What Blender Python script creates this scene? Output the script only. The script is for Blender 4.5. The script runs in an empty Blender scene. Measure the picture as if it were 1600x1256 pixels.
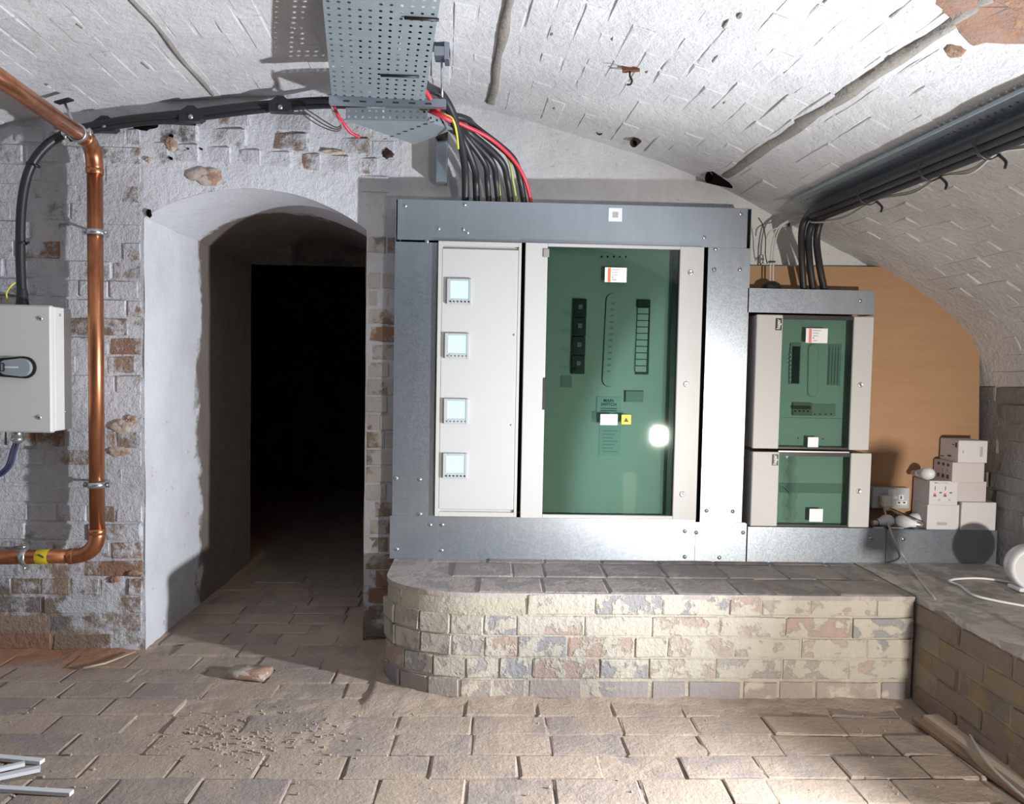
import bpy, bmesh, math, random
from mathutils import Vector, Matrix, noise
random.seed(7)
SC = bpy.context.scene
COL = SC.collection
# ------------------------------------------------------------------ camera, light, exposure
F = 1150.0
CAM = Vector((0, 0, 1.17))
CR = Matrix.Rotation(math.radians(-2.0), 3, 'Z') @ Matrix.Rotation(math.radians(90 - 2.64), 3, 'X') @ Matrix.Rotation(math.radians(1.1), 3, 'Z')
cd = bpy.data.cameras.new('camera'); cam = bpy.data.objects.new('camera', cd); COL.objects.link(cam)
cd.sensor_width = 36; cd.lens = 36 * F / 1600; cd.clip_start = 0.02
cam.matrix_world = Matrix.Translation(CAM) @ CR.to_4x4()
SC.camera = cam
SC.view_settings.view_transform = 'Standard'; SC.view_settings.look = 'None'
SC.view_settings.gamma = 1; SC.view_settings.use_curve_mapping = False
SC.view_settings.exposure = -0.42
SC.cycles.diffuse_bounces = 3
w = bpy.data.worlds.new('world'); SC.world = w; w.use_nodes = True
w.node_tree.nodes['Background'].inputs[0].default_value = (0.05, 0.05, 0.06, 1)
w.node_tree.nodes['Background'].inputs[1].default_value = 0.3

def aim(o, loc, target):
    o.location = loc
    o.rotation_euler = (Vector(target) - Vector(loc)).to_track_quat('-Z', 'Y').to_euler()
KEY = Vector((1.6, 1.66, 0.62)); KEY_T = KEY + Vector((-2.9, -0.60, 0.56))
ld = bpy.data.lights.new('work_light_beam', 'SPOT'); ld.energy = 720; ld.spot_size = math.radians(157); ld.spot_blend = 1.0
ld.shadow_soft_size = 0.035; ld.color = (0.90, 0.945, 1.0)
lo = bpy.data.objects.new('work_light_beam', ld); COL.objects.link(lo); aim(lo, KEY, KEY_T)
FILL = Vector((1.66, -1.0, 0.55)); FILL_T = Vector((1.25, 3.0, 0.5))
la = bpy.data.lights.new('flood_light_beam', 'AREA'); la.energy = 23; la.spread = math.radians(60); la.shape = 'RECTANGLE'; la.size = 0.10; la.size_y = 0.125
la.color = (1.0, 0.93, 0.84)
lao = bpy.data.objects.new('flood_light_beam', la); COL.objects.link(lao); aim(lao, FILL, FILL_T)

# ------------------------------------------------------------------ pixel rays onto real planes
def ray(px, py):
    return CR @ Vector(((px - 800) / F, -(py - 628) / F, -1.0))
def onY(px, py, Y):
    d = ray(px, py); return CAM + d * ((Y - CAM.y) / d.y)
def onZ(px, py, Z):
    d = ray(px, py); return CAM + d * ((Z - CAM.z) / d.z)
def onX(px, py, X):
    d = ray(px, py); return CAM + d * ((X - CAM.x) / d.x)
def rect(x0, y0, x1, y1, Y):
    """x0,x1 read at mid height, y0,y1 read at mid width -> X0,X1,Z0(bottom),Z1(top)"""
    mx, my = (x0 + x1) / 2, (y0 + y1) / 2
    return onY(x0, my, Y).x, onY(x1, my, Y).x, onY(mx, y1, Y).z, onY(mx, y0, Y).z

# ------------------------------------------------------------------ materials
class NT:
    def __init__(s, name):
        s.m = bpy.data.materials.new(name); s.m.use_nodes = True
        s.t = s.m.node_tree; s.n = s.t.nodes; s.b = s.n['Principled BSDF']; s.out = s.n['Material Output']
        s.geo = None
    def lk(s, a, b): s.t.links.new(a, b)
    def pos(s):
        if not s.geo: s.geo = s.n.new('ShaderNodeNewGeometry')
        return s.geo.outputs['Position']
    def noise(s, scale, detail=5, rough=0.6, coord=None, dist=0):
        x = s.n.new('ShaderNodeTexNoise'); x.inputs['Scale'].default_value = scale; x.inputs['Detail'].default_value = detail
        x.inputs['Roughness'].default_value = rough; x.inputs['Distortion'].default_value = dist
        s.lk(coord or s.pos(), x.inputs['Vector']); return x.outputs['Fac']
    def scaled(s, v):
        x = s.n.new('ShaderNodeVectorMath'); x.operation = 'MULTIPLY'; x.inputs[1].default_value = v
        s.lk(s.pos(), x.inputs[0]); return x.outputs[0]
    def voro(s, scale, out='Color', coord=None):
        x = s.n.new('ShaderNodeTexVoronoi'); x.inputs['Scale'].default_value = scale
        s.lk(coord or s.pos(), x.inputs['Vector']); return x.outputs[out]
    def ramp(s, fac, stops, const=False):
        x = s.n.new('ShaderNodeValToRGB'); cr = x.color_ramp
        if const: cr.interpolation = 'CONSTANT'
        while len(cr.elements) < len(stops): cr.elements.new(0.5)
        for e, (p, c) in zip(cr.elements, stops):
            e.position = p; e.color = (c, c, c, 1) if isinstance(c, (int, float)) else (*c, 1)
        s.lk(fac, x.inputs[0]); return x.outputs[0]
    def mix(s, fac, a, b, mode='MIX'):
        x = s.n.new('ShaderNodeMix'); x.data_type = 'RGBA'; x.blend_type = mode
        for i, v in ((0, fac), (6, a), (7, b)):
            if isinstance(v, (int, float)): x.inputs[i].default_value = v
            elif isinstance(v, tuple): x.inputs[i].default_value = (*v, 1)
            else: s.lk(v, x.inputs[i])
        return x.outputs[2]
    def math(s, op, a, b):
        x = s.n.new('ShaderNodeMath'); x.operation = op
        for i, v in ((0, a), (1, b)):
            if isinstance(v, (int, float)): x.inputs[i].default_value = v
            else: s.lk(v, x.inputs[i])
        return x.outputs[0]
    def rnd(s):
        return s.n.new('ShaderNodeObjectInfo').outputs['Random']
    def z(s):
        x = s.n.new('ShaderNodeSeparateXYZ'); s.lk(s.pos(), x.inputs[0]); return x.outputs
    def col(s, c):
        if isinstance(c, tuple): s.b.inputs['Base Color'].default_value = (*c, 1)
        else: s.lk(c, s.b.inputs['Base Color'])
        return s
    def set(s, **k):
        for a, v in k.items():
            key = {'rough': 'Roughness', 'metal': 'Metallic', 'spec': 'Specular IOR Level', 'coat': 'Coat Weight'}[a]
            if isinstance(v, (int, float)): s.b.inputs[key].default_value = v
            else: s.lk(v, s.b.inputs[key])
        return s
    def bump(s, h, strength=0.5, dist=0.01):
        x = s.n.new('ShaderNodeBump'); x.inputs['Strength'].default_value = strength; x.inputs['Distance'].default_value = dist
        s.lk(h, x.inputs['Height']); s.lk(x.outputs[0], s.b.inputs['Normal']); return s

def plain(name, c, rough=0.5, metal=0, spec=0.5, grain=0.06):
    n = NT(name)
    f = n.noise(90, 3)
    lo_ = tuple(v * (1 - grain) for v in c); hi = tuple(min(1, v * (1 + grain)) for v in c)
    n.col(n.mix(f, lo_, hi)).set(rough=rough, metal=metal, spec=spec)
    return n.m
def painted(name, paint, bare, cover, rnd_amt=0.15, lowz=None, bump=0.6, dirt=0.25):
    n = NT(name)
    f = n.noise(5.5, 9, 0.68); g = n.noise(26, 6, 0.7)
    v = n.math('ADD', n.math('MULTIPLY', f, 0.75), n.math('MULTIPLY', g, 0.25))
    v = n.math('ADD', v, n.math('MULTIPLY', n.math('SUBTRACT', n.rnd(), 0.5), rnd_amt))
    if lowz is not None:
        zz = n.z()[2]
        lowf = n.ramp(n.math('DIVIDE', zz, lowz * 1.6), [(0.0, 1.0), (1.0, 0.0)])
        v = n.math('SUBTRACT', v, n.math('MULTIPLY', lowf, 0.16))
    mask = n.ramp(v, [(cover - 0.035, 0), (cover + 0.035, 1)])
    bc = n.mix(n.noise(40, 5), n.ramp(n.rnd(), [(i / len(bare), c) for i, c in enumerate(bare)], True), (0.2, 0.16, 0.13))
    d = n.ramp(n.noise(2.3, 8, 0.7), [(0.35, 1 - dirt), (0.62, 1.0)])
    fleck = n.ramp(n.noise(70, 4, 0.6), [(0.28, 0.72), (0.38, 1.0)])
    pc = n.mix(1.0, n.mix(1.0, paint, d, 'MULTIPLY'), fleck, 'MULTIPLY')
    n.col(n.mix(mask, bc, pc)).set(rough=0.85, spec=0.25)
    h = n.math('ADD', n.math('MULTIPLY', n.noise(38, 6, 0.6), 1.0), n.math('MULTIPLY', n.noise(150, 3), 0.35))
    h = n.math('ADD', h, n.math('MULTIPLY', mask, 0.25))
    n.bump(h, bump, 0.012)
    return n.m
W = (0.66, 0.665, 0.70)
BARE = [(0.40, 0.20, 0.11), (0.33, 0.24, 0.17), (0.44, 0.30, 0.21), (0.22, 0.21, 0.22), (0.36, 0.17, 0.09), (0.27, 0.22, 0.18)]
M = {}
M['wall'] = painted('painted_wall', W, [(0.42, 0.33, 0.26)], 0.385, 0.0, 0.3, 0.7)
M['wall_brick'] = painted('painted_wall_brick', W, BARE, 0.425, 0.13, 0.32, 0.75)
M['jamb_brick'] = painted('bare_jamb_brick', (0.56, 0.53, 0.51), BARE, 0.44, 0.1, 0.4, 0.7)
M['plaster'] = painted('painted_plaster', (0.68, 0.68, 0.69), [(0.40, 0.34, 0.29)], 0.33, 0.0, None, 0.45, 0.22)
M['vault'] = painted('painted_vault', (0.68, 0.68, 0.69), [(0.44, 0.34, 0.26)], 0.30, 0.0, None, 0.55, 0.2)
M['vault_brick'] = painted('painted_vault_brick', (0.68, 0.68, 0.69), [(0.42, 0.32, 0.25), (0.38, 0.24, 0.17)], 0.295, 0.03, None, 0.55, 0.2)
M['dark_grey'] = painted('dark_grey_wall', (0.30, 0.29, 0.285), [(0.2, 0.17, 0.15)], 0.40, 0.05, None, 0.6)  # right wall in a darker grey than the other walls
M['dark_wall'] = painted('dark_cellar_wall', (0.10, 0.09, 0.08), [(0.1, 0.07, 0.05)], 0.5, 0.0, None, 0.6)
def brick_mat(name, cols, smear, cover, k=0.16, bump=0.6, sc=9):
    n = NT(name)
    base = n.mix(n.noise(30, 6), n.ramp(n.rnd(), [(i / len(cols), c) for i, c in enumerate(cols)], True), (0.25, 0.23, 0.22))
    v = n.math('ADD', n.noise(sc, 7, 0.62), n.math('MULTIPLY', n.math('SUBTRACT', n.rnd(), 0.5), k))
    mask = n.ramp(v, [(cover - 0.03, 0), (cover + 0.03, 1)])
    sm = n.mix(n.noise(20, 5), smear, tuple(c * 0.78 for c in smear))
    c = n.mix(mask, base, sm)
    n.col(c).set(rough=0.9, spec=0.2)
    n.bump(n.math('ADD', n.noise(55, 6, 0.65), n.math('MULTIPLY', mask, 0.4)), bump, 0.01)
    return n.m
M['plinth_brick'] = brick_mat('limewashed_brick', [(0.44, 0.31, 0.24), (0.27, 0.28, 0.30), (0.46, 0.38, 0.31), (0.37, 0.34, 0.32), (0.46, 0.35, 0.29), (0.25, 0.26, 0.29), (0.40, 0.36, 0.31)], (0.47, 0.44, 0.38), 0.46, 0.13, 0.8, sc=15)
M['plinth_low'] = brick_mat('grey_foot_brick', [(0.34, 0.29, 0.26), (0.29, 0.27, 0.27), (0.38, 0.32, 0.28)], (0.5, 0.44, 0.37), 0.60, 0.15)
M['plinth_mortar'] = brick_mat('cream_mortar', [(0.48, 0.42, 0.33)], (0.46, 0.42, 0.345), 0.45, 0)
M['plinth_top'] = brick_mat('worn_coping', [(0.36, 0.32, 0.30), (0.40, 0.36, 0.34)], (0.44, 0.39, 0.36), 0.5, 0.1, 0.4)
M['ledge_brick'] = brick_mat('brown_ledge_brick', [(0.25, 0.155, 0.09), (0.29, 0.20, 0.115), (0.2, 0.145, 0.095)], (0.33, 0.25, 0.155), 0.55, 0.15)
M['ledge_mortar'] = brick_mat('brown_ledge_mortar', [(0.32, 0.26, 0.19)], (0.38, 0.32, 0.25), 0.5, 0)
M['ledge_top'] = brick_mat('ledge_screed', [(0.56, 0.53, 0.49)], (0.64, 0.60, 0.55), 0.5, 0, 0.35)
def floor_mat(name, brick):
    n = NT(name)
    dust = n.mix(n.noise(7, 8, 0.65), (0.36, 0.28, 0.22), (0.50, 0.405, 0.33))
    if brick:
        under = n.ramp(n.rnd(), [(0, (0.32, 0.27, 0.245)), (0.4, (0.36, 0.29, 0.245)), (0.75, (0.41, 0.32, 0.26))], True)
        v = n.math('ADD', n.noise(6, 6, 0.6), n.math('MULTIPLY', n.math('SUBTRACT', n.rnd(), 0.5), 0.25))
        c = n.mix(n.ramp(v, [(0.34, 0), (0.56, 1)]), under, dust)
    else:
        c = dust
    xyz = n.z()
    # brick-red dust lying along the foot of the left pier
    near = n.ramp(n.math('ADD', n.math('SUBTRACT', xyz[1], 2.72), n.math('MULTIPLY', n.math('SUBTRACT', n.noise(5, 6), 0.5), 0.5)), [(0.0, 0), (0.22, 1)])
    left = n.ramp(n.math('SUBTRACT', -1.34, xyz[0]), [(0.0, 0), (0.12, 1)])
    c = n.mix(n.math('MULTIPLY', n.math('MULTIPLY', near, left), 0.75), c, (0.40, 0.17, 0.085))
    n.col(c).set(rough=0.95, spec=0.15)
    n.bump(n.math('ADD', n.noise(60, 7, 0.7), n.math('MULTIPLY', n.noise(14, 5), 1.2)), 0.65, 0.014)
    return n.m
M['floor'] = floor_mat('dusty_floor_bed', False)
M['floor_brick'] = floor_mat('dusty_floor_brick', True)
def galv(name, base=(0.40, 0.45, 0.51), rough=0.32, metal=0.85):
    n = NT(name)
    sp = n.voro(190); bw = n.n.new('ShaderNodeRGBToBW'); n.lk(sp, bw.inputs[0])
    st = n.noise(6, 6, 0.6, n.scaled((3, 3, 0.6)))
    c = n.mix(n.ramp(bw.outputs[0], [(0.25, 0), (0.75, 1)]), tuple(v * 0.95 for v in base), base)
    c = n.mix(n.ramp(st, [(0.35, 0.0), (0.7, 0.35)]), c, tuple(v * 0.75 for v in base))
    n.col(c).set(metal=metal, rough=n.ramp(bw.outputs[0], [(0.2, rough - 0.02), (0.8, rough + 0.03)]))
    return n.m
M['galv'] = galv('galvanised_steel')
M['tray'] = galv('galvanised_tray', (0.46, 0.53, 0.57), 0.45, 0.6)
M['zinc'] = plain('zinc_screw', (0.62, 0.64, 0.66), 0.3, 0.9)
M['slot'] = plain('dark_slot', (0.03, 0.03, 0.035), 0.7)
M['white'] = plain('white_powder_coat', (0.50, 0.50, 0.495), 0.42, 0, 0.4, 0.02)
M['white_warm'] = plain('cream_powder_coat', (0.50, 0.495, 0.47), 0.45, 0, 0.4, 0.02)
M['pale_grey'] = plain('pale_grey_enamel', (0.66, 0.66, 0.63), 0.45, 0, 0.4, 0.02)
M['grey_side'] = plain('grey_enclosure_side', (0.30, 0.28, 0.27), 0.5)
M['bezel'] = plain('grey_meter_bezel', (0.42, 0.45, 0.46), 0.45)
M['plate'] = plain('light_grey_back_plate', (0.74, 0.76, 0.74), 0.6, 0, 0.3, 0.03)
M['plate_dim'] = plain('mid_grey_plate', (0.45, 0.48, 0.46), 0.6)  # plain mid grey for covers, columns and small print
M['black'] = plain('black_plastic', (0.018, 0.018, 0.02), 0.4)
M['hole_black'] = plain('black_hole', (0.008, 0.006, 0.006), 1.0, 0, 0.0)
M['rubber'] = plain('black_cable_sheath', (0.022, 0.024, 0.027), 0.42)
M['grey_plastic'] = plain('grey_plastic', (0.33, 0.37, 0.40), 0.35)
M['rust'] = plain('rust', (0.17, 0.075, 0.04), 0.85, 0, 0.3, 0.4)
M['darkrust'] = plain('dark_rust', (0.05, 0.025, 0.018), 0.9, 0, 0.3, 0.4)
M['bare_orange'] = brick_mat('bare_orange_brick', [(0.50, 0.25, 0.13)], (0.60, 0.51, 0.44), 0.47, 0)
M['rustpatch'] = brick_mat('rust_stained_brick', [(0.36, 0.16, 0.075)], (0.42, 0.26, 0.16), 0.56, 0)
M['seam'] = brick_mat('cement_seam', [(0.27, 0.25, 0.22)], (0.33, 0.30, 0.27), 0.5, 0)
M['red'] = plain('red_sheath', (0.62, 0.035, 0.06), 0.4)
M['yellow'] = plain('yellow_sheath', (0.68, 0.62, 0.06), 0.45)
M['olive'] = plain('green_yellow_sheath', (0.40, 0.42, 0.12), 0.45)
M['brownwire'] = plain('grey_brown_wire', (0.28, 0.23, 0.21), 0.5)
M['blue'] = plain('dark_blue_sheath', (0.045, 0.05, 0.13), 0.45)
M['whiteplastic'] = plain('white_plastic', (0.74, 0.75, 0.78), 0.4, 0, 0.4, 0.02)
M['creamplastic'] = plain('cream_plug_plastic', (0.72, 0.68, 0.58), 0.4)
M['greycable'] = plain('pale_grey_flex', (0.55, 0.53, 0.50), 0.5)
M['card'] = plain('white_carton', (0.66, 0.64, 0.65), 0.7, 0, 0.2, 0.03)
M['card_pink'] = plain('pinkish_white_carton', (0.60, 0.54, 0.54), 0.7, 0, 0.2, 0.03)
M['ink'] = plain('dark_print', (0.09, 0.09, 0.1), 0.8)
M['greyink'] = plain('grey_print', (0.42, 0.42, 0.44), 0.8)
M['orangeink'] = plain('orange_print', (0.75, 0.17, 0.06), 0.7)
M['pinkink'] = plain('pale_red_print', (0.70, 0.25, 0.22), 0.7)
M['sticker'] = plain('white_sticker', (0.80, 0.81, 0.82), 0.5, 0, 0.3, 0.02)
M['dullsticker'] = plain('pale_label', (0.60, 0.68, 0.70), 0.5)
M['warn'] = plain('yellow_warning', (0.75, 0.55, 0.02), 0.5)
M['timber'] = None
def wood(name, a, b, sc):
    n = NT(name)
    f = n.noise(3.0, 8, 0.6, n.scaled(sc), 0.6)
    n.col(n.mix(f, a, b)).set(rough=0.6, spec=0.3); n.bump(f, 0.15, 0.004)
    return n.m
M['ply'] = wood('birch_plywood', (0.34, 0.19, 0.10), (0.45, 0.275, 0.155), (1.2, 1, 9))
M['timber'] = wood('sawn_timber', (0.42, 0.32, 0.25), (0.60, 0.49, 0.40), (14, 1.5, 14))
M['timber_dark'] = wood('aged_timber', (0.20, 0.14, 0.10), (0.30, 0.21, 0.15), (14, 1.5, 14))
def copper():
    n = NT('copper')
    f = n.noise(14, 7, 0.65, n.scaled((1, 1, 0.35)))
    n.col(n.ramp(f, [(0.3, (0.30, 0.105, 0.05)), (0.55, (0.58, 0.24, 0.12)), (0.75, (0.66, 0.31, 0.17))])).set(metal=0.9, rough=n.ramp(f, [(0.3, 0.42), (0.7, 0.27)]))
    return n.m
M['copper'] = copper()
def emis(name, c, s):
    n = NT(name); n.b.inputs['Emission Color'].default_value = (*c, 1); n.b.inputs['Emission Strength'].default_value = s
    f = n.noise(30, 2); n.col(n.mix(f, tuple(v * .3 for v in c), tuple(v * .32 for v in c))); n.set(rough=0.3); return n.m
M['screen'] = emis('lit_screen', (0.60, 0.95, 0.95), 1.25)
M['lamp'] = emis('lamp_lens', (1.0, 0.95, 0.88), 6.0)
def glass(name, tint, refl=1.0):
    n = NT(name); n.n.remove(n.b)
    tr = n.n.new('ShaderNodeBsdfTransparent'); gl = n.n.new('ShaderNodeBsdfGlossy'); gl.inputs['Roughness'].default_value = 0.03
    f = n.noise(3, 3); n.lk(n.mix(f, tuple(v * .97 for v in tint), tint), tr.inputs[0])
    fr = n.n.new('ShaderNodeFresnel'); fr.inputs['IOR'].default_value = 1.48
    ms = n.n.new('ShaderNodeMixShader'); n.lk(n.math('MULTIPLY', fr.outputs[0], refl), ms.inputs[0])
    n.lk(tr.outputs[0], ms.inputs[1]); n.lk(gl.outputs[0], ms.inputs[2]); n.lk(ms.outputs[0], n.out.inputs[0])
    return n.m
M['glass'] = glass('green_tinted_glass', (0.63, 0.735, 0.695))
M['clear'] = glass('clear_film', (0.86, 0.86, 0.88), 2.2)

# ------------------------------------------------------------------ mesh builder
def new_obj(name, me, m=None, parent=None, root=None):
    o = bpy.data.objects.new(name, me); COL.objects.link(o)
    if m is not None and me is not None and not me.materials: me.materials.append(m)
    if parent is not None:
        o.parent = parent
    return o
def world_loc(o):
    v = Vector((0, 0, 0))
    while o is not None:
        v += o.location; o = o.parent
    return v
class MB:
    def __init__(s): s.v = []; s.f = []; s.sm = []
    def add(s, vs, fs, smooth=False):
        k = len(s.v); s.v += [Vector(v) for v in vs]
        for f in fs: s.f.append(tuple(i + k for i in f)); s.sm.append(smooth)
    def box(s, x0, x1, y0, y1, z0, z1, c=0.0):
        if x1 < x0: x0, x1 = x1, x0
        if y1 < y0: y0, y1 = y1, y0
        if z1 < z0: z0, z1 = z1, z0
        c = min(c, (x1 - x0) * .45, (y1 - y0) * .45, (z1 - z0) * .45)
        if c <= 0:
            s.add([(x0, y0, z0), (x1, y0, z0), (x1, y1, z0), (x0, y1, z0), (x0, y0, z1), (x1, y0, z1), (x1, y1, z1), (x0, y1, z1)],
                  [(0, 3, 2, 1), (4, 5, 6, 7), (0, 1, 5, 4), (1, 2, 6, 5), (2, 3, 7, 6), (3, 0, 4, 7)])
            return
        bm = bmesh.new()
        bmesh.ops.create_cube(bm, size=1)
        for v in bm.verts:
            v.co = Vector((x0 if v.co.x < 0 else x1, y0 if v.co.y < 0 else y1, z0 if v.co.z < 0 else z1))
        bmesh.ops.bevel(bm, geom=bm.edges[:], offset=c, segments=1, affect='EDGES')
        s.addbm(bm)
    def addbm(s, bm, mat=None, smooth=False):
        bm.verts.index_update()
        s.add([(mat @ v.co if mat else v.co) for v in bm.verts], [[v.index for v in f.verts] for f in bm.faces], smooth); bm.free()
    def obox(s, center, mat3, hx, hy, hz):
        vs = []
        for dz in (-1, 1):
            for dx, dy in ((-1, -1), (1, -1), (1, 1), (-1, 1)):
                vs.append(Vector(center) + mat3 @ Vector((dx * hx, dy * hy, dz * hz)))
        s.add(vs, [(0, 3, 2, 1), (4, 5, 6, 7), (0, 1, 5, 4), (1, 2, 6, 5), (2, 3, 7, 6), (3, 0, 4, 7)])
    def prism(s, pts, dvec):
        """pts: planar polygon (3D), extruded by dvec"""
        n = len(pts); d = Vector(dvec); pts = [Vector(p) for p in pts]
        s.add(pts + [p + d for p in pts], [tuple(range(n))[::-1], tuple(range(n, 2 * n))] + [(i, (i + 1) % n, n + (i + 1) % n, n + i) for i in range(n)])
    def tube(s, pts, r, seg=10, cap=True, smooth=True):
        pts = [Vector(p) for p in pts]; n = len(pts)
        rs = r if isinstance(r, (list, tuple)) else [r] * n
        tang = []
        for i in range(n):
            a = pts[max(0, i - 1)]; b = pts[min(n - 1, i + 1)]; tang.append((b - a).normalized())
        up = Vector((0, 0, 1)) if abs(tang[0].z) < 0.9 else Vector((1, 0, 0))
        u = tang[0].cross(up).normalized(); vs = []
        for i in range(n):
            t = tang[i]; u = (u - t * u.dot(t)).normalized(); v = t.cross(u)
            for k in range(seg):
                a = 2 * math.pi * k / seg; vs.append(pts[i] + (u * math.cos(a) + v * math.sin(a)) * rs[i])
        fs = []
        for i in range(n - 1):
            for k in range(seg):
                k2 = (k + 1) % seg; fs.append((i * seg + k, i * seg + k2, (i + 1) * seg + k2, (i + 1) * seg + k))
        s.add(vs, fs, smooth)
        if cap:
            k0 = len(s.v) - n * seg
            s.f.append(tuple(range(k0, k0 + seg))[::-1]); s.sm.append(False)
            e = k0 + (n - 1) * seg; s.f.append(tuple(range(e, e + seg))); s.sm.append(False)
    def lathe(s, prof, origin, axis, seg=16, smooth=True):
        """prof: list of (radius, distance along axis)"""
        a = Vector(axis).normalized(); up = Vector((0, 0, 1)) if abs(a.z) < 0.9 else Vector((1, 0, 0))
        u = a.cross(up).normalized(); v = a.cross(u); o = Vector(origin); vs = []
        for r, d in prof:
            for k in range(seg):
                t = 2 * math.pi * k / seg; vs.append(o + a * d + (u * math.cos(t) + v * math.sin(t)) * max(r, 1e-5))
        fs = []
        for i in range(len(prof) - 1):
            for k in range(seg):
                k2 = (k + 1) % seg; fs.append((i * seg + k, (i + 1) * seg + k, (i + 1) * seg + k2, i * seg + k2))
        s.add(vs, fs, smooth)
    def mesh(s, name, off=None):
        me = bpy.data.meshes.new(name); o = off or Vector((0, 0, 0))
        me.from_pydata([tuple(v - o) for v in s.v], [], s.f)
        me.polygons.foreach_set('use_smooth', s.sm); me.update()
        return me
    def build(s, name, m, parent=None, recalc=True):
        off = world_loc(parent) if parent is not None else Vector((0, 0, 0))
        me = s.mesh(name, off)
        if recalc:
            bm = bmesh.new(); bm.from_mesh(me); bmesh.ops.recalc_face_normals(bm, faces=bm.faces); bm.to_mesh(me); bm.free()
        return new_obj(name, me, m, parent)
def thing(name, label, cat, loc, group=None):
    o = bpy.data.objects.new(name, None); COL.objects.link(o); o.location = loc; o.empty_display_size = 0.05
    return tag(o, label, cat, group)
def tag(o, label=None, cat=None, group=None, kind=None):
    if label: o['label'] = label
    if cat: o['category'] = cat
    if group: o['group'] = group
    if kind: o['kind'] = kind
    return o
def part(parent, name, m, fn, label=None):
    b = MB(); fn(b); o = b.build(name, m, parent)
    if label: o['label'] = label
    return o
def pbox(parent, name, m, *a, label=None, c=0.0):
    return part(parent, name, m, lambda b: b.box(*a, c), label)
def smooth_path(pts, n=8):
    pts = [Vector(p) for p in pts]; out = []
    P = [pts[0] * 2 - pts[1]] + pts + [pts[-1] * 2 - pts[-2]]
    for i in range(1, len(P) - 2):
        a, b, c, d = P[i - 1:i + 3]
        for k in range(n):
            t = k / n
            out.append(0.5 * ((2 * b) + (c - a) * t + (2 * a - 5 * b + 4 * c - d) * t * t + (3 * b - a - 3 * c + d) * t ** 3))
    out.append(pts[-1]); return out
def text_part(parent, name, s, m, center, h, rot=0.0, width=None):
    cu = bpy.data.curves.new('txt', 'FONT'); cu.body = s; cu.align_x = 'CENTER'; cu.align_y = 'CENTER'; cu.size = h * 1.38; cu.extrude = 0.0003; cu.offset = h * 0.02
    t = bpy.data.objects.new('txt', cu); COL.objects.link(t); bpy.context.view_layer.update()
    me = bpy.data.meshes.new_from_object(t.evaluated_get(bpy.context.evaluated_depsgraph_get()))
    bpy.data.objects.remove(t)
    if width:
        xs = [v.co.x for v in me.vertices]; k = width / (max(xs) - min(xs))
        me.transform(Matrix.Diagonal((k, 1, 1, 1)))
    me.transform(Matrix.Rotation(math.pi / 2, 4, 'X') @ Matrix.Rotation(rot, 4, 'Z'))
    me.name = name; me.materials.clear(); o = new_obj(name, me, m, parent)
    o.location = Vector(center) - world_loc(parent); return o

# ------------------------------------------------------------------ brick variants (face towards local -Y, length X, height Z)
def brick_variants(n, L=0.232, D=0.10, H=0.066, rag=0.006, proud=0.002, seed=1, nx=5, nz=4):
    out = []
    for k in range(n):
        rn = random.Random(seed * 100 + k); vs = []; fs = []; sm = []
        for j in range(nz):
            for i in range(nx):
                u = i / (nx - 1); v = j / (nz - 1)
                edge = i in (0, nx - 1) or j in (0, nz - 1)
                uu = u if i in (0, nx - 1) else 0.03 + 0.94 * (i - 1) / (nx - 3)
                vv = v if j in (0, nz - 1) else 0.07 + 0.86 * (j - 1) / (nz - 3)
                x = (uu - .5) * L; z = (vv - .5) * H
                if edge:
                    y = -D / 2 + rag * rn.uniform(0.6, 1.5); x *= 1 - rn.uniform(0, 0.02); z *= 1 - rn.uniform(0, 0.08)
                    if i in (0, nx - 1) and j in (0, nz - 1) and rn.random() < 0.3: x *= 0.95; z *= 0.85; y += rag
                else:
                    y = -D / 2 + rn.uniform(-proud, proud); x += rn.uniform(-.003, .003); z += rn.uniform(-.0015, .0015)
                vs.append((x, y, z))
        dup = {}
        for j in range(1, nz - 1):
            for i in range(1, nx - 1):
                dup[j * nx + i] = len(vs); vs.append(vs[j * nx + i])
        for j in range(nz - 1):
            for i in range(nx - 1):
                a = j * nx + i; q = (a, a + 1, a + nx + 1, a + nx); inner = 0 < i < nx - 2 and 0 < j < nz - 2
                fs.append(tuple(dup[v] for v in q) if inner else q); sm.append(inner)
        ring = list(range(nx)) + [j * nx + nx - 1 for j in range(1, nz)] + [(nz - 1) * nx + i for i in range(nx - 2, -1, -1)] + [j * nx for j in range(nz - 2, 0, -1)]
        k0 = len(vs)
        for r in ring: vs.append((vs[r][0], D / 2, vs[r][2]))
        for q in range(len(ring)):
            q2 = (q + 1) % len(ring); fs.append((ring[q], k0 + q, k0 + q2, ring[q2])); sm.append(False)
        me = bpy.data.meshes.new('brick_mesh'); me.from_pydata(vs, [], fs); me.polygons.foreach_set('use_smooth', sm)
        bm = bmesh.new(); bm.from_mesh(me); bm.faces.ensure_lookup_table(); bm.normal_update()
        if bm.faces[0].normal.y > 0: bmesh.ops.reverse_faces(bm, faces=bm.faces[:])
        bm.to_mesh(me); bm.free(); out.append(me)
    return out
def with_mat(meshes, m):
    r = []
    for me in meshes:
        c = me.copy(); c.materials.append(m); r.append(c)
    return r
B_wall = brick_variants(9, seed=1, L=0.234, H=0.068, rag=0.0042, proud=0.0022)
V_wall = with_mat(B_wall, M['wall_brick']); V_jamb = with_mat(B_wall, M['jamb_brick']); V_dark_grey = with_mat(B_wall, M['dark_grey'])
V_plinth = with_mat(brick_variants(9, seed=2, L=0.238, H=0.0705, rag=0.0022, proud=0.002), M['plinth_brick'])
V_low = with_mat(brick_variants(5, seed=3, rag=0.008), M['plinth_low'])
V_cop = with_mat(brick_variants(6, seed=4, L=0.236, H=0.203, rag=0.002, proud=0.0008), M['plinth_top'])
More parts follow.
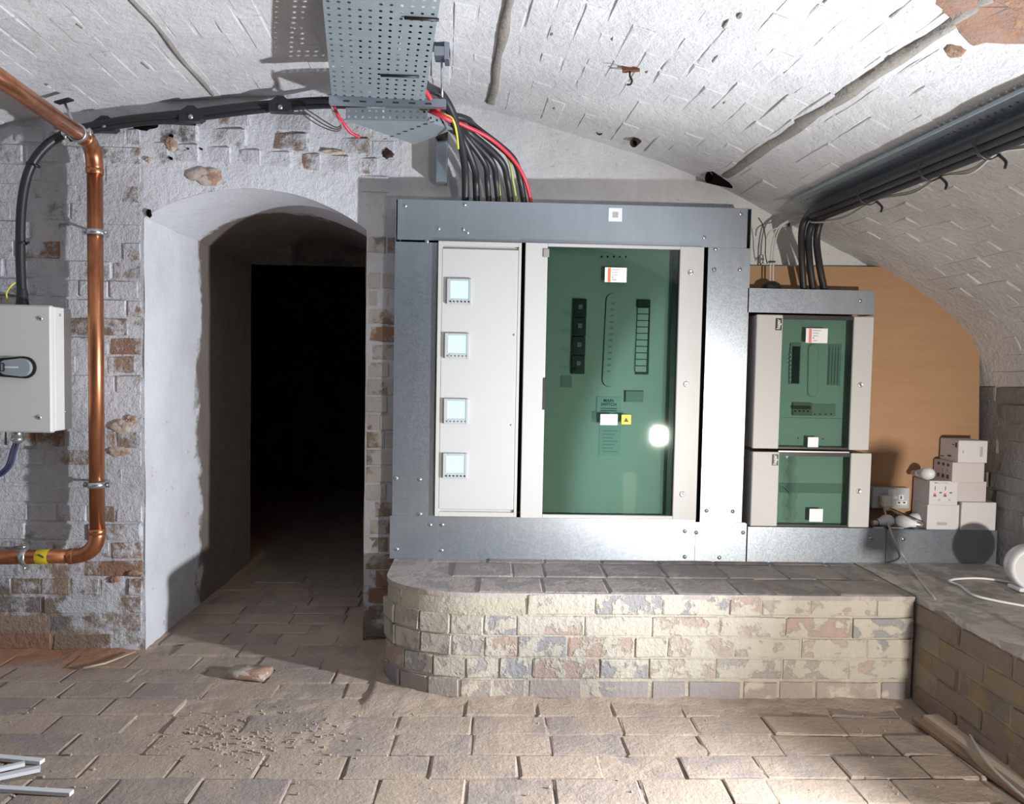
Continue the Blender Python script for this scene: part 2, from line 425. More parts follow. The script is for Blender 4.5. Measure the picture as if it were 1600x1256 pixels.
V_ledge = with_mat(brick_variants(6, seed=5), M['ledge_brick'])
V_floor = with_mat(brick_variants(10, seed=6, L=0.2425, H=0.127, D=0.05, rag=0.0022, proud=0.0016), M['floor_brick'])
V_vault = with_mat(brick_variants(9, seed=8, L=0.236, H=0.073, D=0.05, rag=0.0024, proud=0.0016), M['vault_brick'])
def put(meshes, parent, mat4, name='brick'):
    o = bpy.data.objects.new(name, random.choice(meshes)); COL.objects.link(o); o.parent = parent; o.matrix_local = mat4; return o
def frame(pos, ex, ey, ez, sx=1, sy=1, sz=1, tilt=0.0):
    m = Matrix((ex * sx, ey * sy, ez * sz)).transposed()
    if tilt: m = m @ (Matrix.Rotation(random.gauss(0, tilt), 3, 'X') @ Matrix.Rotation(random.gauss(0, tilt), 3, 'Z') @ Matrix.Rotation(random.gauss(0, tilt * .6), 3, 'Y'))
    return Matrix.Translation(pos) @ m.to_4x4()

# ================================================================== SETTING
PROF = [(-3.5, 1.30), (-3.0, 1.66), (-2.5, 1.90), (-2.01, 2.05), (-1.62, 2.14), (-0.85, 2.26), (-0.45, 2.285), (0.0, 2.25), (0.64, 2.09), (0.95, 1.985), (1.27, 1.835), (1.67, 1.65), (1.96, 1.475), (2.12, 1.32), (2.20, 1.10)]
_pp = [v for v in smooth_path([(a, 0, b) for a, b in PROF], 12)]
def vprof(x):
    x = max(_pp[0].x, min(_pp[-1].x - 1e-6, x))
    for a, b in zip(_pp, _pp[1:]):
        if a.x <= x <= b.x:
            return a.z + (b.z - a.z) * (x - a.x) / max(1e-9, b.x - a.x)
    return _pp[-1].z
SK = 0.06
def vz(x, y): return vprof(x + SK * (y - 3.0))
def wallY(x):
    K = [(-4, 2.98), (-1.37, 2.98), (-0.5, 3.13), (1.0, 3.17), (2.3, 3.20)]
    for (a, b), (c, d) in zip(K, K[1:]):
        if a <= x <= c: return b + (d - b) * (x - a) / (c - a)
    return K[-1][1]
def nz3(x, y, z, s): return noise.noise(Vector((x * s, y * s, z * s)))

# doorway arch
DL, DR = -1.362, -0.512
SPR, CRN = 1.735, 1.875
_h = CRN - SPR; _w = (DR - DL) / 2; _R = (_w * _w + _h * _h) / (2 * _h); _cx = (DL + DR) / 2
def arch(x): return SPR + math.sqrt(max(0, _R * _R - (x - _cx) ** 2)) - (_R - _h)

# --- floor
fl = MB()
def grid(b, xs, ys, f, smooth=True):
    nx = len(xs); vs = [f(x, y) for y in ys for x in xs]
    b.add(vs, [(j * nx + i, j * nx + i + 1, (j + 1) * nx + i + 1, (j + 1) * nx + i) for j in range(len(ys) - 1) for i in range(nx - 1)], smooth)
def lin(a, b, n): return [a + (b - a) * i / (n - 1) for i in range(n)]
def floor_z(x, y):
    z = -0.0058 + 0.007 * nz3(x, y, 0, 5) + 0.0055 * nz3(x, y, 3, 17) + 0.002 * nz3(x, y, 5, 50)
    d = math.hypot((x + 0.72) / 0.36, (y - 2.28) / 0.22)
    if d < 1: z += 0.012 * (1 - d) * (1.0 + 0.5 * nz3(x, y, 1, 38))
    # dust banked against the plinth foot and the pier
    if y > 2.44 and x > -0.4: z += 0.016 * min(1, (y - 2.44) / 0.12)
    if x < -1.35 and y > 2.84: z += 0.013 * min(1, (y - 2.84) / 0.16)
    return z
xs = lin(-3.5, -2.0, 12)[:-1] + lin(-2.0, 1.62, 240) + [1.7, 2.0, 2.3]
ys = lin(-2.5, 1.8, 10)[:-1] + lin(1.8, 3.3, 104) + lin(3.4, 7.0, 30)
grid(fl, xs, ys, lambda x, y: (x, y, floor_z(x, y)))
floor = fl.build('floor', M['floor'], None, False); floor['kind'] = 'structure'
EX, EY, EZ = Vector((1, 0, 0)), Vector((0, 1, 0)), Vector((0, 0, 1))
row = 0; y = 1.86
while y < 4.0:
    off = (0.12 if row % 2 else 0.0) + random.uniform(-.03, .03)
    x0, x1 = (-1.34, -0.56) if y > 3.02 else (-2.05, 1.62)
    x = -2.1 + off
    while x < 1.6:
        L = random.choice((1.0, 1.0, 1.0, 1.06, 0.93, 0.5)) if random.random() < .5 else 1.0
        cx = x + 0.1225 * L
        ok = x0 < cx < x1 and not (cx > -0.36 and y > 2.52) and not (cx < -1.36 and y > 2.93) and not (cx > 1.5 and y > 2.5)
        if y > 2.8 and -0.6 < cx < -0.3: ok = False
        if cx > 1.46: ok = False
        if ok:
            zt = random.gauss(0, 0.0016) - (0.008 if random.random() < .05 else 0)
            put(V_floor, floor, frame(Vector((cx, y, -0.025 + zt)), EX, -EZ, EY, L, 1, 1, 0.006) @ Matrix.Rotation(random.gauss(0, .010), 4, 'Y'))
        x += 0.245 * L
    y += 0.1255; row += 1

# --- back wall with the doorway
bw = MB()
def strip(xa, xb, n, lowf):
    xs_ = lin(xa, xb, n); rows = 46; vs = []
    for j in range(rows):
        for x in xs_:
            zb = lowf(x); zt = vz(x, wallY(x)) + 0.03; z = zb + (zt - zb) * j / (rows - 1)
            yy = wallY(x) + 0.004 * nz3(x, 0, z, 9) + 0.006 * nz3(x, 2, z, 3)
            vs.append((x, yy, z))
    bw.add(vs, [(j * n + i, j * n + i + 1, (j + 1) * n + i + 1, (j + 1) * n + i) for j in range(rows - 1) for i in range(n - 1)], True)
strip(-3.5, DL, 44, lambda x: -0.05)
strip(DL, DR, 26, arch)
strip(DR, -0.37, 5, lambda x: -0.05)
wall_back = bw.build('wall_doorway', M['wall'], None, False); wall_back['kind'] = 'structure'
bw = MB()
strip(-0.37, 2.34, 66, lambda x: -0.05)
wall_rear = bw.build('wall_back', M['plaster'], None, False); wall_rear['kind'] = 'structure'
# reveals and soffit of the doorway
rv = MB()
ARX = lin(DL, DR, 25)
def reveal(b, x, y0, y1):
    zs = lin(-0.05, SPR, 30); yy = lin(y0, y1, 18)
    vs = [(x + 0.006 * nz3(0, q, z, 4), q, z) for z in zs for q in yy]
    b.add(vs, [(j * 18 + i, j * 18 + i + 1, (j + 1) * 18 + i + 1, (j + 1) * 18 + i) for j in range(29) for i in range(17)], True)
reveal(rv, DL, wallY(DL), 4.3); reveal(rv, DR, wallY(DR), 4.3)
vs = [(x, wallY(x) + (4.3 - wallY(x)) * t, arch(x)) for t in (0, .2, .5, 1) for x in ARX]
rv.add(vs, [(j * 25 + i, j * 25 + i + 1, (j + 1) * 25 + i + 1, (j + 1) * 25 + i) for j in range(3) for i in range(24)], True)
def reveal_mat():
    n = NT('reveal_painted_shade'); xyz = n.z()
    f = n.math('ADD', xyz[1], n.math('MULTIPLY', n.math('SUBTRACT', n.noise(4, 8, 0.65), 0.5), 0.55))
    mask = n.ramp(n.math('SUBTRACT', f, 3.0), [(0.50, 0), (0.56, 1)])       # whitewash gives way raggedly to painted shade half way in
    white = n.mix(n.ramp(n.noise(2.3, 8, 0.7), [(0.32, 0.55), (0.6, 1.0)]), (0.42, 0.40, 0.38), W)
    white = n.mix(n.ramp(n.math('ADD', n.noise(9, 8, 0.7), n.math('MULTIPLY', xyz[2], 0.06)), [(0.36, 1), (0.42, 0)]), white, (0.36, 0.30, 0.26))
    bare = n.mix(n.noise(6, 8, 0.65), (0.13, 0.105, 0.09), (0.24, 0.20, 0.175))  # dark brown painted in for the shade of the passage
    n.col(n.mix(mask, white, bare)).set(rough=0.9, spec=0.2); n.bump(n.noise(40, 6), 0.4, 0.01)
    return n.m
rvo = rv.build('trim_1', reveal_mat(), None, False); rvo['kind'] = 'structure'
rvo['label'] = 'white painted reveal and arch soffit of the doorway, with painted inner shade'
# dark room beyond
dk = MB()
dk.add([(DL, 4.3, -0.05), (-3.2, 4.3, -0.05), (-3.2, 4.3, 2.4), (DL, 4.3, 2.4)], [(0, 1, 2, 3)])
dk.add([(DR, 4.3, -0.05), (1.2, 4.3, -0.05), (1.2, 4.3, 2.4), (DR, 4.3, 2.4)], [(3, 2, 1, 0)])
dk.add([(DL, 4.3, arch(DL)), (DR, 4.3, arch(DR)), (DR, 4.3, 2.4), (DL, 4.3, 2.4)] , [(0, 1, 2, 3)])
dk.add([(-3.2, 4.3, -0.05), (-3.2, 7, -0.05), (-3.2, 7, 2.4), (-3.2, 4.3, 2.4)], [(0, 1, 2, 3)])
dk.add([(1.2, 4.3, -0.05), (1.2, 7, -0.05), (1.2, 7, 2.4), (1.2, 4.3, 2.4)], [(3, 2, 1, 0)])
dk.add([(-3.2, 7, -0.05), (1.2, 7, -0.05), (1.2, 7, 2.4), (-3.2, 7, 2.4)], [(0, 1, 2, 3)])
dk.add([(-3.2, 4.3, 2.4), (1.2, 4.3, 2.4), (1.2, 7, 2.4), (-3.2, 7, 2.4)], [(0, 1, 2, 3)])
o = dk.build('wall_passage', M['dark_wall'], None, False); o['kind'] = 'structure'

# bricks of the back wall
def lay_wall(x_from, x_to, zlo, zhi, test, meshes, seed):
    random.seed(seed); c = 0; z = zlo
    while z < zhi:
        head = c % 4 == 3
        x = x_from - random.uniform(0, 0.2)
        while x < x_to:
            L = 0.115 if head else 0.24
            if random.random() < 0.12: L *= 0.75
            a, b = max(x, x_from), min(x + L, x_to); cx = (a + b) / 2
            if b - a > 0.05 and test(cx, z, b - a):
                yy = wallY(cx) + 0.05 - 0.0032 + random.gauss(0, 0.0022)
                put(meshes, wall_back, frame(Vector((cx, yy, z)), EX, EY, EZ, (b - a - 0.008) / 0.232, 1, random.uniform(.97, 1.04), 0.012))
            x += L
        z += 0.0745; c += 1
lay_wall(-2.12, DL - 0.008, 0.035, 2.1, lambda x, z, L: z + 0.05 < vz(x, 2.98), V_wall, 11)
lay_wall(DL, -0.40, SPR + 0.04, 2.25, lambda x, z, L: z + 0.05 < vz(x, 3.05) and (z - 0.10 > max(arch(min(DR, max(DL, x - L * .5))), arch(min(DR, max(DL, x + L * .5)))) or x > DR + 0.06), V_wall, 12)
lay_wall(DR + 0.004, -0.375, 0.035, SPR, lambda x, z, L: True, V_jamb, 13)

# --- side walls, end wall
def side(name, x, y0, y1, top, m):
    b = MB(); zs = lin(-0.05, top, 24); yy = lin(y0, y1, 40)
    b.add([(x + 0.012 * nz3(0, q, z, 3) + 0.005 * nz3(0, q, z, 11), q, z) for z in zs for q in yy], [(j * 40 + i, j * 40 + i + 1, (j + 1) * 40 + i + 1, (j + 1) * 40 + i) for j in range(23) for i in range(39)], True)
    o = b.build(name, m, None, False); o['kind'] = 'structure'; return o
wall_right = side('wall_right', 2.185, 0.4, 3.25, 1.25, M['dark_grey'])
side('wall_left', -3.42, 0.4, 3.0, 1.42, M['wall'])
random.seed(21)
for c in range(10):
    z = 0.43 + c * 0.0745; y = 2.42 - random.uniform(0, .12)
    while y < 3.18:
        put(V_dark_grey, wall_right, frame(Vector((2.185 + 0.046 + random.gauss(0, .003), y + .118, z)), EY * -1, EX, EZ, 1, 1, 1, 0.014)); y += 0.24

# --- vaulted ceiling
ce = MB()
arc = [(p.x, p.z) for p in _pp]
ys = lin(0.4, 1.0, 4)[:-1] + lin(1.0, 3.26, 60)
vs = []
for y in ys:
    for (ax, az) in arc:
        x = ax - SK * (y - 3.0)
        n_ = -0.0026 + 0.004 * nz3(x, y, az, 5) + 0.004 * nz3(x, y, az, 14)
        vs.append((x, y, az + n_))
na = len(arc)
ce.add(vs, [(j * na + i, j * na + i + 1, (j + 1) * na + i + 1, (j + 1) * na + i) for j in range(len(ys) - 1) for i in range(na - 1)], True)
ceiling = ce.build('ceiling', M['vault'], None, False); ceiling['kind'] = 'structure'
# courses along the vault: positions by arc length
dense = []
acc = 0.0
for a, b_ in zip(_pp, _pp[1:]):
    dense.append((acc, a)); acc += (b_ - a).length
dense.append((acc, _pp[-1]))
def at_len(s):
    for (s0, a), (s1, b_) in zip(dense, dense[1:]):
        if s0 <= s <= s1:
            t = (s - s0) / (s1 - s0); return a + (b_ - a) * t, (b_ - a).normalized()
    return dense[-1][1], (dense[-1][1] - dense[-2][1]).normalized()
random.seed(31)
cells = []
s = 0.04; c = 0
RT = CR.transposed()
while s < acc - 0.04:
    p, t = at_len(s)
    y = 3.02 - 0.12 * (c % 2) - random.uniform(0, .05)
    while y > 1.2:
        q = Vector((p.x - SK * (y - 3.0), y, p.z)); l = RT @ (q - CAM)
        if l.z < -0.3:
            u = l.x / -l.z * F + 800; v = 628 - l.y / -l.z * F
            if -60 < u < 1660 and v > -60: cells.append((-l.z, q, t))
        y -= 0.243
    s += 0.0755; c += 1
cells.sort(key=lambda e: e[0])
stuff = MB()
for k, (d, q, t) in enumerate(cells):
    n_in = Vector((t.z, 0, -t.x))           # inward (down) normal
    if n_in.z > 0: n_in = -n_in
    ex = Vector((-SK, 1, 0)).normalized(); ey = -n_in; ez = ex.cross(ey)
    m4 = frame(q + ey * (0.025 - 0.0030 + random.gauss(0, .0016)), ex, ey, ez, random.uniform(.97, 1.02), 1, random.uniform(.97, 1.03), 0.0135)
    if k < 300:
        put(V_vault, ceiling, m4)
    else:
        me = random.choice(V_vault)
        stuff.add([m4 @ v.co for v in me.vertices], [tuple(f.vertices) for f in me.polygons], False)
        for i, f in enumerate(me.polygons): stuff.sm[len(stuff.sm) - len(me.polygons) + i] = f.use_smooth
if stuff.v:
    o = stuff.build('vault_brickwork', M['vault_brick'], ceiling, False); o['kind'] = 'stuff'
print('vault cells', len(cells))
def seam(x0, wid, y0, y1, name='mortar_seam', label='grey cement strip across the white vault', m='seam'):
    b = MB(); n = 26; vs = []
    for i in range(n):
        y = y0 + (y1 - y0) * i / (n - 1); wob = 0.010 * nz3(y, x0, 0, 4); hw = wid * (0.8 + 0.4 * nz3(y, x0, 4, 6)) / 2
        for k, (dx, dz) in enumerate(((-hw, 0.006), (-hw * .8, -0.010), (0, -0.012), (hw * .8, -0.010), (hw, 0.006))):
            x = x0 - SK * (y - 3) + wob + dx; vs.append((x, y, vz(x, y) + dz + 0.0015 * nz3(x, y, 0, 40)))
    b.add(vs, [(i * 5 + k, i * 5 + k + 1, (i + 1) * 5 + k + 1, (i + 1) * 5 + k) for i in range(n - 1) for k in range(4)], True)
    o = b.build(name, M[m], ceiling, False); o['label'] = label
def ceil_hit(px, py):
    d = ray(px, py); t = 0.5
    while t < 6:
        p = CAM + d * t
        if p.z > vz(p.x, p.y): return p
        t += 0.004
    return p
for (pa, pb, wd) in (((755, 175), (806, 10), 0.044), ((1130, 272), (1505, 22), 0.046), ((332, 146), (215, 4), 0.016)):
    a, e = ceil_hit(*pa), ceil_hit(*pb)
    x0 = (a.x + SK * (a.y - 3) + e.x + SK * (e.y - 3)) / 2
    seam(x0, wd, min(3.05, a.y), e.y - 0.3)
def blob_on(parent, name, m, px, py, rx, ry, where, label=None, proud=0.012, n=18, seed=0):
    """an irregular patch of exposed masonry or painted shade hugging wall or vault"""
    rn = random.Random(seed + int(px)); b = MB(); ring = []
    if where == 'ceiling': ctr = ceil_hit(px, py)
    else: ctr = onY(px, py, wallY(onY(px, py, 3.05).x))
    vs = []
    for q, (rad, pr) in enumerate(((1.0, -0.004), (0.8, 1), (0.45, 1), (0.0, 1))):
        for i in range(n):
            a = 2 * math.pi * i / n; k = rad * (1 + 0.5 * nz3(math.cos(a) * 1.3 + seed, math.sin(a) * 1.3, q * .3 + px, 1.4))
            du, dv = rx * k * math.cos(a), ry * k * math.sin(a); h = proud * (pr if pr < 0.5 else rn.uniform(.7, 1.1))
            if where == 'ceiling':
                x, y = ctr.x + du, ctr.y + dv; vs.append((x, y, vz(x, y) - h))
            else:
                x, z = ctr.x + du, ctr.z + dv; vs.append((x, wallY(x) - h, z))
    b.add(vs, [(j * n + i, j * n + (i + 1) % n, (j + 1) * n + (i + 1) % n, (j + 1) * n + i) for j in range(3) for i in range(n)], True)
    o = b.build(name, M[m], parent)
    if label: o['label'] = label
blob_on(ceiling, 'bare_patch', 'rustpatch', 1578, 2, 0.16, 0.15, 'ceiling', 'rust brown bare patch in white vault')
blob_on(ceiling, 'bare_patch', 'rustpatch', 1490, 73, 0.022, 0.02, 'ceiling', 'small rust brown patch in white vault')
for (px, py, rx, ry, mm) in ((266, 224, .022, .03, 'bare_orange'), (450, 248, .016, .018, 'bare_orange'), (455, 214, .022, .010, 'bare_orange'), (522, 238, .05, .010, 'bare_orange'),
                             (320, 275, .07, .035, 'bare_orange'), (232, 250, .012, .010, 'bare_orange'), (606, 240, .025, .022, 'darkrust'), (185, 705, .05, .022, 'bare_orange'), (205, 655, .03, .018, 'bare_orange'), (190, 665, .05, .028, 'bare_orange'), (180, 905, .022, .014, 'bare_orange'), (210, 895, .03, .012, 'bare_orange')):
    blob_on(wall_back, 'bare_patch', mm, px, py, rx, ry, 'wall', 'bare orange brick showing through white paint' if mm != 'darkrust' else 'dark spall in white plaster', seed=py)
for (px, py, rx, ry) in ((225, 196, .05, .018), (268, 213, .008, .008), (305, 191, .009, .009), (267, 247, .006, .006), (452, 252, .006, .006), (304, 211, .004, .004), (295, 233, .004, .004), (315, 233, .004, .004), (233, 333, .008, .018)):
    blob_on(wall_back, 'hole', 'hole_black', px, py, rx, ry, 'wall', 'black patch painted for the shade of a hole in white painted wall', seed=py)  # no recess is cut, black patches paint the dark inside
random.seed(41)
for k in range(12):
    px, py = random.choice(((random.uniform(850, 1250), random.uniform(20, 190)), (random.uniform(1180, 1560), random.uniform(60, 330)), (random.uniform(30, 370), random.uniform(10, 140))))
    blob_on(ceiling, 'streak', 'seam', px, py, random.uniform(.003, .007), random.uniform(.008, .035), 'ceiling', 'grey chip painted for the shade of vault lumps', proud=0.007, n=9, seed=k)  # grey streaks painted for the small shadows of the vault relief

# ================================================================== PLINTH (thing)
ZP = 0.383
def plinth_curve(n=14):
    pts = [Vector((-0.365, 3.125, 0)), Vector((-0.365, 2.95, 0)), Vector((-0.365, 2.78, 0))]
    for i in range(1, n + 1):
        a = math.pi - (math.pi / 2) * i / n
        pts.append(Vector((-0.365 + 0.36 + 0.36 * math.cos(a), 2.78 - 0.23 * math.sin(a), 0)))
    pts += [Vector((0.3, 2.548, 0)), Vector((1.0, 2.548, 0)), Vector((1.546, 2.548, 0))]
    return pts
PC = plinth_curve()
plinth = thing('brick_plinth', 'low limewashed brick plinth with rounded left corner under the steel cabinets', 'plinth', (0.6, 2.85, 0))
b = MB()
inset = 0.004
vs = []; n = len(PC)
zs = lin(-0.03, ZP - 0.004, 12)
for z in zs:
    for i, p in enumerate(PC):
        a = PC[max(0, i - 1)]; e = PC[min(n - 1, i + 1)]; t = (e - a).normalized(); nn = Vector((t.y, -t.x, 0))
        q = p - nn * (inset + 0.003 * nz3(p.x, p.y, z, 14)); vs.append((q.x, q.y, z))
b.add(vs, [(j * n + i, j * n + i + 1, (j + 1) * n + i + 1, (j + 1) * n + i) for j in range(11) for i in range(n - 1)], True)
k = len(b.v)
b.build('mortar', M['plinth_mortar'], plinth, False)
part(plinth, 'top_bed', M['plinth_top'], lambda b: b.prism([Vector((p.x, p.y, ZP - 0.02)) for p in PC] + [Vector((1.546, 3.125, ZP - 0.02))], (0, 0, 0.017)))
random.seed(51)
seglen = [(PC[i + 1] - PC[i]).length for i in range(n - 1)]; tot = sum(seglen)
def on_curve(s):
    for i, L in enumerate(seglen):
        if s <= L: return PC[i] + (PC[i + 1] - PC[i]) * (s / L), (PC[i + 1] - PC[i]).normalized()
        s -= L
    return PC[-1], (PC[-1] - PC[-2]).normalized()
for c in range(5):
    s = -random.uniform(0, .15) if c else -0.06
    zc = 0.036 + c * 0.0765
    while s < tot - 0.03:
        curved = 0.18 < s < 0.9
        L = random.choice((.24, .24, .24, .175, .118)) if not curved else .118
        if c == 0: L = random.choice((.24, .24, .2, .13)) if not curved else .12
        s0, s1 = max(0, s), min(tot, s + L)
        if s1 - s0 > 0.04:
            p, t = on_curve((s0 + s1) / 2); nn = Vector((t.y, -t.x, 0))
            rec = 0.0 if not (curved and c == 4) else 0.012
            put(V_low if c == 0 else V_plinth, plinth, frame(Vector((p.x, p.y, zc)) - nn * (0.05 - 0.0012 + rec + random.gauss(0, .0016)) - plinth.location, t, -nn, EZ, (s1 - s0 - .008) / .232, 1, random.uniform(1.0, 1.06), 0.01))
        s += L
for r_, (yc, h) in enumerate(((2.645, 0.19), (2.845, 0.20), (3.03, 0.17))):
    x = -0.02 - 0.1 * r_
    while x < 1.54:
        L = random.choice((.235, .235, .12)); x1 = min(1.55, x + L)
        if x1 - x > .05: put(V_cop, plinth, frame(Vector(((x + x1) / 2, yc, ZP - 0.05 + random.gauss(0, .0008))) - plinth.location, EX, -EZ, EY, (x1 - x - .006) / .235, 1, h / .205, 0.002))
        x += L

# ================================================================== LEDGE on the right
ledge = thing('brick_ledge', 'low brown brick ledge along the right wall with pale screeded top', 'ledge', (1.84, 2.4, 0))
LX = 1.552
b = MB(); zs = lin(-0.03, ZP - 0.003, 10); yy = lin(1.7, 3.165, 30)
b.add([(LX + 0.004 + 0.004 * nz3(1, q, z, 9), q, z) for z in zs for q in yy], [(j * 30 + i, j * 30 + i + 1, (j + 1) * 30 + i + 1, (j + 1) * 30 + i) for j in range(9) for i in range(29)], True)
b.add([(LX + .004, 1.7, -.03), (2.165, 1.7, -.03), (2.165, 1.7, ZP), (LX + .004, 1.7, ZP)], [(0, 1, 2, 3)])
b.build('mortar', M['ledge_mortar'], ledge, False)
b = MB(); xs_ = lin(LX, 2.165, 24); yy = lin(1.7, 3.165, 44)
vs = [(x if i else LX + 0.006 * nz3(0, q, 0, 12), q, ZP + 0.003 * nz3(x, q, 0, 6)) for q in yy for i, x in enumerate(xs_)]
b.add(vs, [(j * 24 + i, j * 24 + i + 1, (j + 1) * 24 + i + 1, (j + 1) * 24 + i) for j in range(43) for i in range(23)], True)
b.add([(LX + 0.006 * nz3(0, q, 0, 12), q, ZP + 0.003 * nz3(LX, q, 0, 6)) for q in yy] + [(LX + 0.004, q, ZP - 0.025 + 0.008 * nz3(1, q, 0, 15)) for q in yy], [(i, i + 1, 44 + i + 1, 44 + i) for i in range(43)], True)
b.build('screed_top', M['ledge_top'], ledge, False)
random.seed(61)
for c in range(5):
    y = 2.54 + (0.12 if c % 2 else 0)
    while y > 1.75:
        put(V_ledge, ledge, frame(Vector((LX + 0.05 - 0.003 + random.gauss(0, .002), y - .118, 0.034 + c * .0725)) - ledge.location, -EY, EX, EZ, 1, 1, 1, 0.012)) if y < 2.56 else None
        y -= 0.24

# ================================================================== GALVANISED SURROUND + BOARDS
FY = 3.0
_sb = MB()
_sb.lathe([(0.0, -0.0045), (0.004, -0.0042), (0.0075, -0.0025), (0.0085, 0.0)], (0, 0, 0), (0, 1, 0), 10)
_k = len(_sb.f)
_sb.box(-0.006, 0.006, -0.0049, -0.003, -0.0011, 0.0011)
SCREW = _sb.mesh('screw_mesh'); SCREW.materials.append(M['zinc']); SCREW.materials.append(M['slot'])
for i, p in enumerate(SCREW.polygons): p.material_index = 1 if i >= _k else 0
def screw(parent, px, py, Y=FY, s=1.0):
    o = bpy.data.objects.new('screw', SCREW); COL.objects.link(o); o.parent = parent
    o.location = onY(px, py, Y) - world_loc(parent); o.scale = (s, s, s); o.rotation_euler = (0, random.uniform(0, 3.1), 0); return o
def plate(parent, px, Y=FY, th=0.0025, m='galv', name='steel_plate', c=0.0006):
    x0, x1, z0, z1 = rect(*px, Y)
    return pbox(parent, name, M[m], x0, x1, Y, Y + th, z0, z1, c=c)
big = thing('steel_surround', 'large galvanised steel surround framing the metering cabinet and tall green glass board', 'surround', onY(890, 876, FY) + Vector((0, .06, 0)))
plate(big, (615, 378, 681, 806)); plate(big, (621, 318, 1168, 381), FY - 0.002); plate(big, (609, 806, 686, 873), FY - 0.0005)
plate(big, (686, 809, 1086, 876)); plate(big, (1086, 816, 1166, 881), FY - 0.0008); plate(big, (1100, 387, 1166, 816))
bx0 = onY(615, 595, FY).x; bx1 = onY(1166, 600, FY).x; bz0 = onY(890, 876, FY).z; bz1 = onY(895, 318, FY).z
ox0 = onY(681, 595, FY).x; ox1 = onY(1100, 600, FY).x; oz0 = onY(886, 809, FY).z; oz1 = onY(895, 381, FY).z
pbox(big, 'side_panel', M['galv'], bx0, bx0 + .0025, FY + .003, 3.118, bz0, bz1)
pbox(big, 'side_panel', M['galv'], bx1 - .0025, bx1, FY + .003, 3.118, bz0, bz1)
pbox(big, 'top_panel', M['galv'], bx0 + .003, bx1 - .003, FY + .003, 3.118, bz1 - .0025, bz1)
pbox(big, 'back_liner', M['slot'], bx0 + .01, bx1 - .01, 3.112, 3.117, bz0 + .005, bz1 - .006)
for p in ((633, 321), (726, 319), (685, 357), (724, 358), (730, 363), (667, 377), (1100, 371), (1118, 389), (1116, 421), (1156, 421), (1157, 334), (1104, 798), (1145, 799),
          (619, 747), (656, 749), (620, 858), (656, 803), (672, 820), (691, 820), (690, 860), (1070, 830), (1088, 832), (1070, 870), (1124, 871), (1161, 832)):
    screw(big, *p, Y=FY - 0.002)
pbox(big, 'sticker', M['sticker'], *(lambda r: (r[0], r[1], FY - .0032, FY - .0021, r[2], r[3]))(rect(951, 325, 972, 346, FY - .003)), label='small white paper sticker')
pbox(big, 'print', M['greyink'], *(lambda r: (r[0], r[1], FY - .0036, FY - .0031, r[2], r[3]))(rect(957, 331, 966, 340, FY - .003)))

# --- metering cabinet
mx0 = onY(682, 592, 2.985).x; mx1 = onY(811, 592, 2.985).x
mz0, mz1 = oz0 + .004, oz1 - .004
mc = thing('metering_cabinet', 'white metering cabinet with four lit square meters in its door', 'cabinet', ((mx0 + mx1) / 2, 3.04, mz0))
pbox(mc, 'enclosure', M['white'], mx0, mx1, 2.992, 3.105, mz0, mz1, c=.002)
def ring(b, x0, x1, z0, z1, wl, wr, wb, wt, y0, y1, c=.0012):
    b.box(x0, x0 + wl, y0, y1, z0, z1, c); b.box(x1 - wr, x1, y0, y1, z0, z1, c)
    b.box(x0 + wl, x1 - wr, y0, y1, z0, z0 + wb, c); b.box(x0 + wl, x1 - wr, y0, y1, z1 - wt, z1, c)
part(mc, 'door_surround', M['white_warm'], lambda b: ring(b, mx0, mx1, mz0, mz1, .017, .012, .019, .017, 2.980, 2.992))
dx0, dx1, dz0, dz1 = rect(688, 389, 806, 796, 2.98)
pbox(mc, 'door', M['white'], dx0, dx1, 2.9785, 2.9915, dz0, dz1, c=.0025)
part(mc, 'door_gap', M['slot'], lambda b: b.box(dx0 - .0025, dx1 + .001, 2.9912, 2.9925, dz0 - .001, dz1 + .0025))
for i, (cx, cy) in enumerate(((718, 455), (714.5, 540), (713, 642), (711.5, 727))):
    p = onY(cx, cy, 2.975)
    mt = part(mc, 'energy_meter', M['bezel'], lambda b: ring(b, p.x - .051, p.x + .049, p.z - .052, p.z + .050, .017, .013, .022, .010, 2.966, 2.979, .002))
    pbox(mt, 'screen', M['screen'], p.x - .0345, p.x + .0365, 2.970, 2.978, p.z - .031, p.z + .041)
    for k in range(6):
        bxx = p.x - .036 + k * .015
        part(mt, 'button', M['black'] if i in (0, 3) else M['grey_side'], lambda b: b.lathe([(0, -.004), (.0032, -.003), (.0036, 0)], (bxx, 2.9665, p.z - .042), (0, 1, 0), 8))
for p in ((803, 523), (798.5, 664)): screw(mc, *p, Y=2.9785, s=.55)

# --- tall panelboard with green glass door
px0 = onY(817, 592, 2.975).x; px1 = onY(1094, 600, 2.975).x
pb = thing('panelboard', 'tall white electrical panelboard with green tinted glass door', 'panelboard', ((px0 + px1) / 2, 3.05, mz0))
gx0, gx1, gz0, gz1 = rect(851.5, 387, 1057, 805, 2.975)
pz0, pz1 = oz0 + .003, oz1 - .003
BP = 3.022
pbox(pb, 'enclosure', M['slot'], px0 + .004, px1 - .002, 3.03, 3.108, pz0, pz1)
part(pb, 'enclosure_side', M['black'], lambda b: ring(b, px0 + .004, px1 - .002, pz0, pz1, .004, .004, .004, .004, 2.994, 3.03, 0))
part(pb, 'door_frame', M['white'], lambda b: ring(b, px0, px1, pz0, pz1, gx0 - px0, px1 - gx1, gz0 - pz0, pz1 - gz1, 2.974, 2.992, .002))
pbox(pb, 'back_plate', M['plate'], px0 + .009, px1 - .007, BP, BP + .006, pz0 + .005, pz1 - .005)
pbox(pb, 'door_glass', M['glass'], gx0 - .004, gx1 + .004, 2.9860, 2.9885, gz0 - .004, gz1 + .004)
